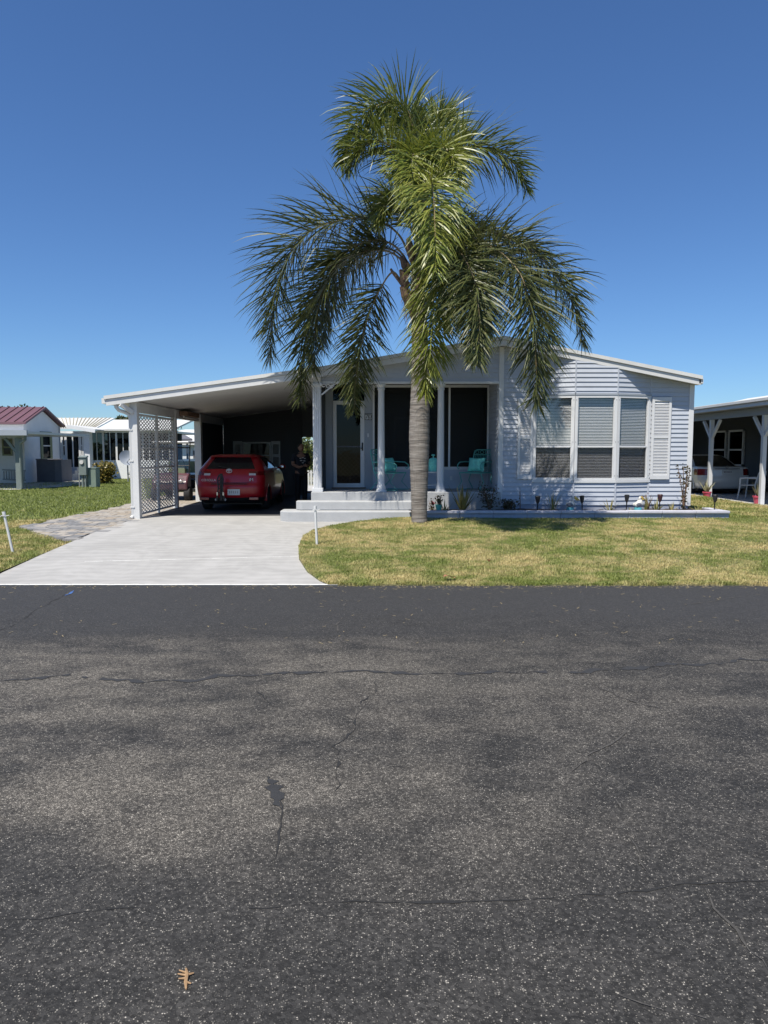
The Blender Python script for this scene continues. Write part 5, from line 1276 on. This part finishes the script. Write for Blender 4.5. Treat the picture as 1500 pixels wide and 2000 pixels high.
leafy_loc = Vector((gp.x, gp.y, BZs+.13)); leafy('pot_plant', 0,0,0,0, .26,.07,80,.06, M['roseleaf'], 'dark leafy plant in the small aqua-green pot', 'plant', loc=leafy_loc)
# fallen leaves
def dead_leaf(p, s, rz, label):
    b = MB(); vs = []; n = 7
    for i in range(n+1):
        t = i/n; w = s*.32*math.sin(math.pi*(t*.92+.04)); vs += [((t-.5)*s, -w, .012+.02*math.sin(5*t)), ((t-.5)*s, 0, .004+.015*math.sin(5*t)), ((t-.5)*s, w, .014+.02*math.sin(4*t+1))]
    b.add(vs, [f for i in range(n) for f in ((3*i,3*i+3,3*i+4,3*i+1),(3*i+1,3*i+4,3*i+5,3*i+2))]); o = b.build('fallen_leaf', M['deadleaf']); o.location = p; o.rotation_euler.z = rz
    return tag(o, label, 'leaf', 'fallen dry leaves')
q = gnd(878,1129,.0); q.z = gz(q.x,q.y)+.04; dead_leaf(q, .16, .3, 'large brown fallen leaf on the front lawn near the road')
q = gnd(955,1100,.0); q.z = gz(q.x,q.y)+.035; dead_leaf(q, .06, 1.3, 'small dark fallen leaf in the middle of the front lawn')
q = gnd(363,1915,-.05); sp2 = thing('leaf_sprig', q, 'small tan dried twig lying on the near asphalt', 'twig')
b = MB(); b.tube([(-.012,.045,.004),(0,.015,.008),(.004,-.015,.006),(.012,-.04,.004)], [.003,.006,.006,.003], 6); b.build('stalk', M['tan'], sp2, world=False)
b = MB()
for k, (x, y) in enumerate(((-.03,.02),(-.022,.0),(.018,.024),(-.03,.035),(.022,-.02))): b.tube([(0,y*.6,.007),(x,y,.006)], [.004,.002], 5)
b.build('side_twig', M['tan'], sp2, world=False)

# ------------------------------------------------------------------ right neighbour
nb = thing('neighbour_home', (12.8,24,0), 'grey neighbouring home with white-roofed open carport at the right edge', 'house')
sheet('neighbour_slab', [(10.02,17.4),(40,17.4),(40,33),(10.02,33)], .075, M['slab'])
b = MB(); b.box((10.0,17.38,-.1),(10.02,33,.075)); tag(b.build('slab_edge', M['slab']), kind='structure')
RZ = 2.78
MB().prism([(9.85,17.0,RZ),(14.0,17.0,RZ+.32),(14.0,17.0,RZ+.40),(9.85,17.0,RZ+.08)], (0,16,0)).build('carport_roof', M['ceil'], nb)
MB().box((9.80,16.97,RZ-.06),(9.845,33,RZ+.035)).build('fascia', M['white'], nb); MB().box((9.74,16.95,RZ+.045),(9.84,33,RZ+.13)).build('gutter', M['roofwhite'], nb, bevel=.01)
MB().box((10.17,17.2,RZ-.27),(10.29,33,RZ-.08)).build('beam', M['sidingpale'], nb)
for y in (19.25,22.35,28.4):
    po = MB().box((10.175,y-.055,.075),(10.285,y+.055,RZ-.275)).build('post', M['trim'], nb)
    for s_ in (-1,1): MB().bar((10.23,y+s_*.05,1.95),(10.23,y+s_*.55,RZ-.30),.07,.08,(1,0,0)).build('brace', M['trim'], po)
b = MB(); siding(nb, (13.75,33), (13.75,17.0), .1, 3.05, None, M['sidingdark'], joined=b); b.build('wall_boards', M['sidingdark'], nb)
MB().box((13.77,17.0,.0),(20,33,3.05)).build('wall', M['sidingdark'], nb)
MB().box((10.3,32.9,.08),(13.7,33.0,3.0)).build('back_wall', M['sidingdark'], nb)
MB().prism([(13.5,16.6,RZ+.40),(17,16.6,RZ+1.2),(21,16.6,RZ+.4),(21,16.6,RZ+.3),(13.5,16.6,RZ+.3)], (0,17,0)).build('roof', M['roofwhite'], nb)
for y0, y1 in ((27.2,28.4),(28.6,29.8),(25.2,25.4)):
    if y1-y0 < .5: continue
    b = MB()
    for r in ((y0,.95,y0+.07,2.35),(y1-.07,.95,y1,2.35),(y0,.95,y1,1.02),(y0,2.28,y1,2.35),(y0,1.55,y1,1.61)): b.box((13.66,r[0],r[1]),(13.735,r[2],r[3]))
    w_ = b.build('window', M['trim'], nb); MB().box((13.70,y0+.07,1.0),(13.705,y1-.07,2.3)).build('pane', M['darkglass'], w_)
for x0_, x1_ in ((10.6,11.5),(11.7,12.7)):
    b = MB()
    for r in ((x0_,.3,x0_+.06,2.3),(x1_-.06,.3,x1_,2.3),(x0_,2.24,x1_,2.3)): b.box((r[0],32.84,r[1]),(r[2],32.895,r[3]))
    w_ = b.build('window', M['sidingpale'], nb); MB().box((x0_+.06,32.86,.3),(x1_-.06,32.87,2.24)).build('pane', M['darkglass'], w_)
def pot(px, Y, label, r, h):
    p = at(px, 980, Y); p.z = .078 if p.x > 10.02 else gz(p.x,p.y); t = thing('plant_pot', p, label, 'pot', 'pink plant pots by the neighbouring carport')
    b = MB(); b.lathe([(r*.68,0),(r*.72,.02),(r*.95,h*.8),(r*1.05,h*.8),(r*1.08,h),(r*.95,h),(r*.9,h*.85)], n=22); b.build('pot', M['pink'], t, world=False, smooth=True)
    MB().lathe([(r*.92,h*.86),(r*.92,h*.88)], n=18).build('soil', M['soil'], t, world=False); return p
p1 = pot(1380, 22.1, 'pink pot beside the post of the neighbouring carport, farther back', .125, .2)
strap_plant(1380, 970, 22.1, p1.z+.17, 16, .48, .05, M['snake'], 'snake plant in the farther pink pot', up=1.12, name='snake_plant', group='potted snake plants', droop=.02)
p2 = pot(1481, 19.7, 'nearer pink pot at the right edge of the picture', .145, .22)
strap_plant(1481, 970, 19.7, p2.z+.19, 20, .52, .05, M['snake'], 'tall snake plant in the nearer pink pot', up=1.12, name='snake_plant', group='potted snake plants', droop=.02)
pc_ = thing('plastic_chair', (at(1466,950,21.9).x,21.9,.079), 'white plastic garden chair behind the sedan', 'chair', rz=R(-140))
def pcp(nm, fn, **k): b = MB(); fn(b); return b.build(nm, M['white'], pc_, world=False, **k)
pcp('seat', lambda b: b.box((-.24,-.22,.40),(.24,.24,.43)), bevel=.012)
for k in range(5): pcp('back_slat', lambda b: b.bar((-.18+.09*k,.23,.43),(-.19+.095*k,.34,.80),.055,.014,(0,1,0)))
pcp('back_rail', lambda b: b.tube([(-.25,.23,.43),(-.25,.33,.78),(-.2,.35,.84),(.2,.35,.84),(.25,.33,.78),(.25,.23,.43)], .022, 8), smooth=True)
for s_ in (-1,1):
    pcp('arm', lambda b: b.tube([(s_*.25,.29,.63),(s_*.27,.0,.64),(s_*.27,-.2,.62)], .024, 8), smooth=True)
    pcp('leg', lambda b: b.tube([(s_*.27,-.2,.62),(s_*.25,-.21,.4),(s_*.28,-.26,0)], [.024,.024,.018], 8), smooth=True)
    pcp('leg', lambda b: b.tube([(s_*.23,.22,.41),(s_*.27,.30,0)], [.024,.018], 8), smooth=True)

# ------------------------------------------------------------------ left neighbours
la = thing('maroon_roof_home', (-20,35.8,0), 'white home with maroon metal roof and olive window trim at far left', 'house')
GX = -17.1; Y0, Y1 = 34.0, 37.7; EZ, RZ2 = 2.87, 3.62
b = MB(); b.prism([(GX,Y0,0),(GX,Y1,0),(GX,Y1,EZ-.06),(GX,(Y0+Y1)/2,RZ2-.06),(GX,Y0,EZ-.06)], (-14,0,0)); b.build('wall', M['wsiding'], la)
b = MB(); siding(la, (-30,Y0-.01), (GX,Y0-.01), .1, EZ-.1, None, M['wsiding'], joined=b); b.build('wall_boards', M['wsiding'], la)
b = MB(); ym = (Y0+Y1)/2
b.prism([(GX+.22,Y0-.25,EZ-.08),(GX+.22,ym,RZ2),(GX+.22,Y1+.25,EZ-.10),(GX+.22,Y1+.25,EZ-.0),(GX+.22,ym,RZ2+.1),(GX+.22,Y0-.25,EZ+.02)], (-14.5,0,0)); mr = b.build('roof', M['maroon'], la)
for k in range(26):
    x = GX+.1-k*.42; MB().bar((x,Y0-.25,EZ+.045),(x,ym,RZ2+.125),.035,.04).build('roof_rib', M['maroon'], mr)
def nwin(parent, pts, mt_f, nm='window'):             # window on a wall facing -Y
    x0_, x1_, z0_, z1_, y_ = pts; b = MB(); f_ = .07
    for r in ((x0_,z0_,x0_+f_,z1_),(x1_-f_,z0_,x1_,z1_),(x0_+f_,z0_,x1_-f_,z0_+f_),(x0_+f_,z1_-f_,x1_-f_,z1_),(x0_+f_,(z0_+z1_)/2-.03,x1_-f_,(z0_+z1_)/2+.03)): b.box((r[0],y_-.06,r[1]),(r[2],y_-.02,r[3]))
    w_ = b.build(nm, mt_f, parent); MB().box((x0_+f_,y_-.035,z0_+f_),(x1_-f_,y_-.03,z1_-f_)).build('pane', M['darkglass'], w_); return w_
a_, c_ = at(5,857,Y0), at(26,890,Y0); nwin(la, (a_.x,c_.x,c_.z,a_.z,Y0-.03), M['olive'])
# window on the gable end (faces +X)
ya, yb = Y0+1.55, Y0+2.75; z0_, z1_ = at(90,898,35.9).z, at(90,843,35.9).z
b = MB()
for r in ((ya,z0_,ya+.22,z1_),(yb-.22,z0_,yb,z1_),(ya+.22,z1_-.08,yb-.22,z1_),(ya+.22,z0_,yb-.22,z0_+.08)): b.box((GX+.005,r[0],r[1]),(GX+.05,r[2],r[3]))
w_ = b.build('window', M['olive'], la); MB().box((GX+.012,ya+.22,z0_+.08),(GX+.016,yb-.22,z1_-.08)).build('pane', M['darkglass'], w_); MB().box((GX+.017,ya+.22,(z0_+z1_)/2-.03),(GX+.045,yb-.22,(z0_+z1_)/2+.03)).build('rail', M['white'], w_)
MB().box((GX-.02,Y1-.06,0),(GX+.04,Y1+.03,EZ-.05)).build('corner_board', M['sidingpale'], la)
# its carport: flat roof, post with braces, slab, downspout
lc = thing('left_carport', (-14.7,28.7,0), 'pale grey carport post and roof edge at the far left', 'carport')
CZ = at(30,848,28.7).z; ex = at(60,840,28.5).x
MB().box((-26,28.2,CZ+.0),(ex,34.2,CZ+.10)).build('roof', M['roofwhite'], lc); MB().box((-26,28.10,CZ-.06),(ex+.03,28.19,CZ+.15)).build('fascia', M['sidingpale'], lc)
MB().box((-26,28.6,CZ-.14),(ex-.3,28.75,CZ-.002)).build('beam', M['sidingpale'], lc)
lp = at(38,920,28.7).x; po = MB().box((lp-.11,28.6,-.02),(lp+.11,28.82,CZ-.14)).build('post', M['metergrey'], lc, bevel=.02)
MB().bar((lp-.05,28.7,CZ-.75),(lp-.52,28.7,CZ-.16),.10,.10).build('brace', M['metergrey'], po)
MB().tube([(ex-.12,28.3,CZ-.03),(ex-.14,28.32,CZ-.22),(lp+.2,28.5,CZ-.36),(lp+.14,28.55,CZ-.55),(lp+.14,28.55,.05)], .05, 8).build('downspout', M['metergrey'], lc, smooth=True)
sheet('left_slab', [(-26,28.2),(-14.6,28.2),(-13.9,30.2),(-13.6,33.2),(-14.4,34.6),(-14.4,38),(-26,38)], .005, M['slab'])
# second home: glazed porch, steps, sunroom
lb_ = thing('white_roof_home', (-14,44,0), 'white home with ribbed pale metal roof and dark sunroom windows', 'house')
SY = 39.4; sx0, sx1 = at(176,870,SY).x, at(330,870,SY).x
sz0, sz1 = at(200,899,SY).z, at(200,845,SY).z
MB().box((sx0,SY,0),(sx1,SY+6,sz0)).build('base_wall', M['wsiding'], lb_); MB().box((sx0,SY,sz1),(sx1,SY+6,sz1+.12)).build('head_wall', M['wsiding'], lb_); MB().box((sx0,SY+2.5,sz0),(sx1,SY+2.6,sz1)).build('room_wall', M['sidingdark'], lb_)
for k in range(7):
    x = sx0+(sx1-sx0)*k/6; MB().box((x-.05,SY,sz0),(x+.05,SY+.1,sz1)).build('mullion', M['white'], lb_)
    if k < 6:
        xx = x+(sx1-sx0)/12; 
        p_ = MB().box((x+.05,SY+.04,sz0),(xx-.02,SY+.045,sz1)).build('pane', M['darkglass'], lb_); MB().box((xx+.02,SY+.04,sz0),(x+(sx1-sx0)/6-.05,SY+.045,sz1)).build('pane', M['darkglass'], lb_)
        MB().box((xx-.02,SY+.02,sz0),(xx+.02,SY+.07,sz1)).build('glazing_bar', M['white'], lb_)
for r in range(4):
    for k in range(18):
        x = sx0+2.0+(k+.5*(r%2))*.28
        if x+.26 < sx1: MB().box((x,SY-.025,.04+r*.11),(x+.265,SY+.0,.14+r*.11)).build('brick', M['brickw'], lb_)
b = MB(); b.prism([(at(190,840,SY-.4).x,SY-.4,sz1+.10),(sx1+.4,SY-.4,sz1+.10),(sx1+.4,SY+3.6,at(250,823,SY+3.6).z),(at(222,823,SY+3.6).x,SY+3.6,at(222,823,SY+3.6).z)], (0,0,.1)); b.build('roof', M['roofwhite'], lb_)
ez = at(130,838,41).z; rz_ = at(150,817,45).z
A_, B_, C_, D_ = at(115,838,41), at(187,838,41), at(224,818,46), at(96,818,46)
rf2 = MB().prism([A_,B_,C_,D_], (0,0,.06)).build('metal_roof', M['roofwhite'], lb_)
for k in range(1,16):
    t_ = k/16; MB().bar(A_.lerp(B_,t_)+Vector((0,0,.08)), D_.lerp(C_,t_)+Vector((0,0,.08)), .05, .04).build('roof_rib', M['cream'], rf2)
wy = 38.3; wx0, wx1 = at(118,880,wy).x, at(174,880,wy).x; wz1 = at(150,842,wy).z
MB().box((wx0,wy+.06,0),(wx1,wy+.5,wz1)).build('porch_wall', M['wsiding'], lb_)
d0, d1 = at(131,880,wy).x, at(154,880,wy).x; dz0, dz1 = at(140,912,wy).z, at(140,846,wy).z
b = MB()
for r in ((d0-.06,dz0,d0,dz1),((d0+d1)/2-.03,dz0,(d0+d1)/2+.03,dz1),(d1,dz0,d1+.06,dz1),(d0,dz1-.06,d1,dz1)): b.box((r[0],wy-.01,r[1]),(r[2],wy+.05,r[3]))
sd_ = b.build('sliding_door', M['white'], lb_); MB().box((d0,wy+.03,dz0),((d0+d1)/2-.03,wy+.035,dz1-.06)).build('pane', M['darkglass'], sd_); MB().box(((d0+d1)/2+.03,wy+.03,dz0),(d1,wy+.035,dz1-.06)).build('pane', M['darkglass'], sd_)
for pa, pb_ in ((121,129),(156.5,163)): 
    nwin(lb_, (at(pa,880,wy).x, at(pb_,880,wy).x, at(140,891,wy).z, at(140,849,wy).z, wy+.06), M['white'])
P0, P1 = at(130,833,wy-.5), at(186,842,wy-.5)
MB().bar(P0, P1, .06, .18).build('porch_fascia', M['wsiding'], lb_); MB().prism([(P0.x,wy-.45,P0.z+.05),(P1.x,wy-.45,P1.z+.05),(P1.x,41,P1.z+.05),(P0.x,41,P0.z+.05)], (0,0,.05)).build('porch_roof', M['roofwhite'], lb_)
for k in range(4): MB().box((at(122,920,wy).x, wy-.3*(4-k), 0), (at(156,920,wy).x, wy-.3*(3-k)+.02, dz0*(k+1)/4)).build('step', M['stepc'], lb_)
# utility enclosure, meter post, transformer box, shrub, dish
en = thing('slatted_enclosure', (-16.4,35.0,0), 'dark grey slatted enclosure beside the white gable wall', 'enclosure')
e0, e1 = at(72,920,34.8).x, at(121,920,34.8).x; ezt = at(96,898,34.8).z
n_ = 16
for k in range(n_):
    x = e0+(e1-e0)*.72*k/n_; MB().box((x,34.78,.02),(x+(e1-e0)*.72/n_-.015,34.82,ezt)).build('slat', M['greyslat'], en)
MB().box((e0+(e1-e0)*.72,34.77,.02),(e1,34.83,ezt)).build('panel', M['greyslat'], en); MB().box((e1-.04,34.84,.02),(e1,35.9,ezt)).build('panel', M['greyslat'], en)
MB().box((e0-.02,34.75,ezt+.002),(e1+.03,34.86,ezt+.05)).build('top_rail', M['greyslat'], en); MB().box((e0,34.86,.02),(e1-.05,34.9,ezt-.05)).build('backing', M['black'], en)
mp = thing('meter_post', (at(165,950,30.3).x,30.3,-.02), 'grey electricity meter box on a short post in the left lawn', 'meter')
def mpp(nm, mt, fn, **k): b = MB(); fn(b); return b.build(nm, mt, mp, world=False, **k)
mpp('post', M['metergrey'], lambda b: [b.box((-.1,-.05,0),(-.02,.05,.55)), b.box((.03,-.05,0),(.09,.05,.55))])
mpp('box', M['metergrey'], lambda b: b.box((-.17,-.12,.52),(.15,.1,1.28)), bevel=.02)
mpp('cover', M['metergrey'], lambda b: b.prism([(-.18,-.16,1.282),(-.18,.12,1.282),(-.18,.12,1.36)], (.34,0,0)))
mpp('dial', M['lampclear'], lambda b: b.lathe([(.085,-.05),(.085,0),(.05,0)], (-.03,-.12,1.08), 18, axis='y'), smooth=True)
mpp('conduit', M['steel'], lambda b: b.tube([(-.2,0,0),(-.2,0,.6),(-.17,0,.65)], .03, 7))
tb2 = thing('transformer_box', (at(183,949,30.6).x,30.6,-.02), 'pale green utility box standing behind the meter post', 'utility box')
b = MB(); b.box((-.20,-.22,0),(.20,.22,.80)); b.build('cabinet', M['greygreen'], tb2, world=False, bevel=.02); b = MB(); b.box((-.22,-.24,.801),(.22,.24,.84)); b.build('lid', M['greygreen'], tb2, world=False, bevel=.01)
MB().blob((-.21,-.15,.62),(.05,.05,.07),8,6).build('lock', M['black'], tb2, world=False)
leafy('croton_shrub', 203, 935, 33.5, -.02, .95, .45, 1300, .16, M['croton'], 'yellow-green croton shrub right of the green utility box', stems=14)
dh = thing('satellite_dish', (at(250,930,36).x,36,-.02), 'grey satellite dish on a short pole beside the carport', 'satellite dish')
b = MB(); b.tube([(0,0,0),(0,0,1.0)], .035, 8); b.build('pole', M['steel'], dh, world=False)
b = MB(); b.lathe([(.02,.10),(.2,.06),(.38,-.02),(.40,-.03),(.38,-.01),(.2,.08),(.02,.13)], (0,0,0), 24, axis='y'); o = b.build('dish', M['sidingpale'], dh, world=False, smooth=True); o.location = (0,-.05,1.2); o.rotation_euler = (R(-20),0,R(35))
b = MB(); b.tube([(0,-.08,1.0),(.25,-.45,1.1),(.26,-.47,1.15)], .02, 6); b.build('feed_arm', M['steel'], dh, world=False)
# ladder lying along the wall
ld = thing('ladder', (-18.6,33.6,0), 'aluminium ladder leaning low against the white wall', 'ladder')
a_, c_ = at(5,925,33.6), at(50,925,33.6)
for zz in (.15,.60): MB().bar((a_.x,33.6,zz+.05),(c_.x,33.6,zz),.04,.07).build('rail', M['steel'], ld)
for k in range(9): x = a_.x+(c_.x-a_.x)*(k+.5)/9; MB().box((x-.02,33.58,.19),(x+.02,33.62,.59)).build('rung', M['steel'], ld)
# house seen through the carport opening
fb = thing('far_home', (-13,50,0), 'white home with grey shingled porch roof seen through the carport opening', 'house')
fx0, fx1 = at(330,880,50).x, at(400,880,50).x
MB().box((fx0-3,50,0),(fx1+2,58,at(360,869,50).z)).build('wall', M['wsiding'], fb)
q0, q1 = at(345,869,49.6), at(400,869,49.6); k0, k1 = at(362,841,54), at(420,841,54)
MB().prism([q0-Vector((5,0,0)),q1+Vector((3,0,0)),k1+Vector((2,0,0)),k0-Vector((0,0,0))], (0,0,.08)).build('roof', M['roofwhite'], fb)
MB().prism([at(325,862,46),at(376,861,46),at(352,848,48),at(325,830,48)], (0,0,.12)).build('porch_roof', M['greyslat'], fb)
pz = at(366,862,46.1); MB().box((pz.x-.06,46.0,0),(pz.x+.06,46.12,pz.z-.02)).build('porch_post', M['sidingdark'], fb)
nwin(fb, (at(377.5,880,50).x, at(382,880,50).x, at(380,895,50).z, at(380,880,50).z, 49.99), M['greyslat'])
b = MB(); siding(fb, (fx0-3,49.98), (fx1+2,49.98), .1, at(360,872,50).z, None, M['wsiding'], joined=b); b.build('wall_boards', M['wsiding'], fb)
# garden behind the doorway
leafy('garden_shrub', 0,0,0,0, 2.3, 1.2, 2600, .20, M['bushleaf'], 'leafy green shrub seen through the carport doorway', loc=(-4.4,37,-.1), stems=22)
fn_ = thing('picket_fence', (-4.6,33.5,-.1), 'low white fence seen through the carport doorway', 'fence')
for k in range(26):
    MB().box((-6.2+k*.13,33.5,-.1),(-6.2+k*.13+.09,33.53,.62)).build('picket', M['white'], fn_)
for z in (.1,.48): MB().box((-6.2,33.535,z),(-2.8,33.57,z+.07)).build('rail', M['white'], fn_)
tag(sheet('back_path', [(-8,27.2),(2,27.2),(2,32),(-8,32)], -.01, M['slab']), 'pale concrete path behind the carport')
# far trees above the roofs
def far_tree(px, py, Y, r, label, n=900):
    c = at(px, py, Y); t = thing('far_tree', (c.x,Y,0), label, 'tree', 'trees far behind the homes')
    b = MB(); b.tube([(0,0,0),(.1,0,c.z*.5),(0,0,c.z-r*.3)], [.16,.12,.06], 7)
    for k in range(7): a = k*.9; b.tube([(0,0,c.z-r*.9),(r*.6*math.cos(a),r*.6*math.sin(a),c.z-r*.05)], [.06,.02], 5)
    b.build('trunk', M['brown'], t, world=False); b = MB()
    for k in range(n):
        g_ = Vector((random.gauss(0,1),random.gauss(0,1),random.gauss(0,1))).normalized()*r*random.uniform(.35,1)**.6; g_.z *= .7
        g_ += Vector((.25*r*math.sin(g_.z*5),0,0)); d = Vector((random.gauss(0,1),random.gauss(0,1),random.gauss(0,1))).normalized(); s_ = d.orthogonal().normalized(); l = .34*random.uniform(.6,1.3); q = g_+Vector((0,0,c.z-r*.45))
        b.add([q, q+d*l*.5-s_*l*.25, q+d*l, q+d*l*.5+s_*l*.25], [(0,1,2,3)])
    tag(b.build('crown', M['treeleaf'], t, world=False), kind='stuff')
far_tree(52, 800, 75, 1.5, 'small dark treetop above the maroon roof ridge'); far_tree(12, 802, 80, 1.8, 'low treetop at the far left above the maroon roof')
far_tree(239, 818, 85, 1.2, 'tiny dark treetop above the white roof left of the carport'); far_tree(350,846,90,2.0,'dark tree behind the homes seen through the carport')
b = MB()
for k in range(16000):
    x = random.uniform(-110,110); z = random.uniform(0,3.0+.7*math.sin(x*.21)+.4*math.sin(x*.9)); y = 105+random.uniform(-1.5,1.5); d = Vector((random.gauss(0,1),random.gauss(0,1),random.gauss(0,1))).normalized(); s_ = d.orthogonal().normalized(); l = .9*random.uniform(.5,1.2); q = Vector((x,y,z-.2))
    b.add([q, q+d*l*.5-s_*l*.3, q+d*l, q+d*l*.5+s_*l*.3], [(0,1,2,3)])
tag(b.build('far_hedge', M['treeleaf']), 'far low belt of trees behind the homes', 'hedge', kind='stuff')
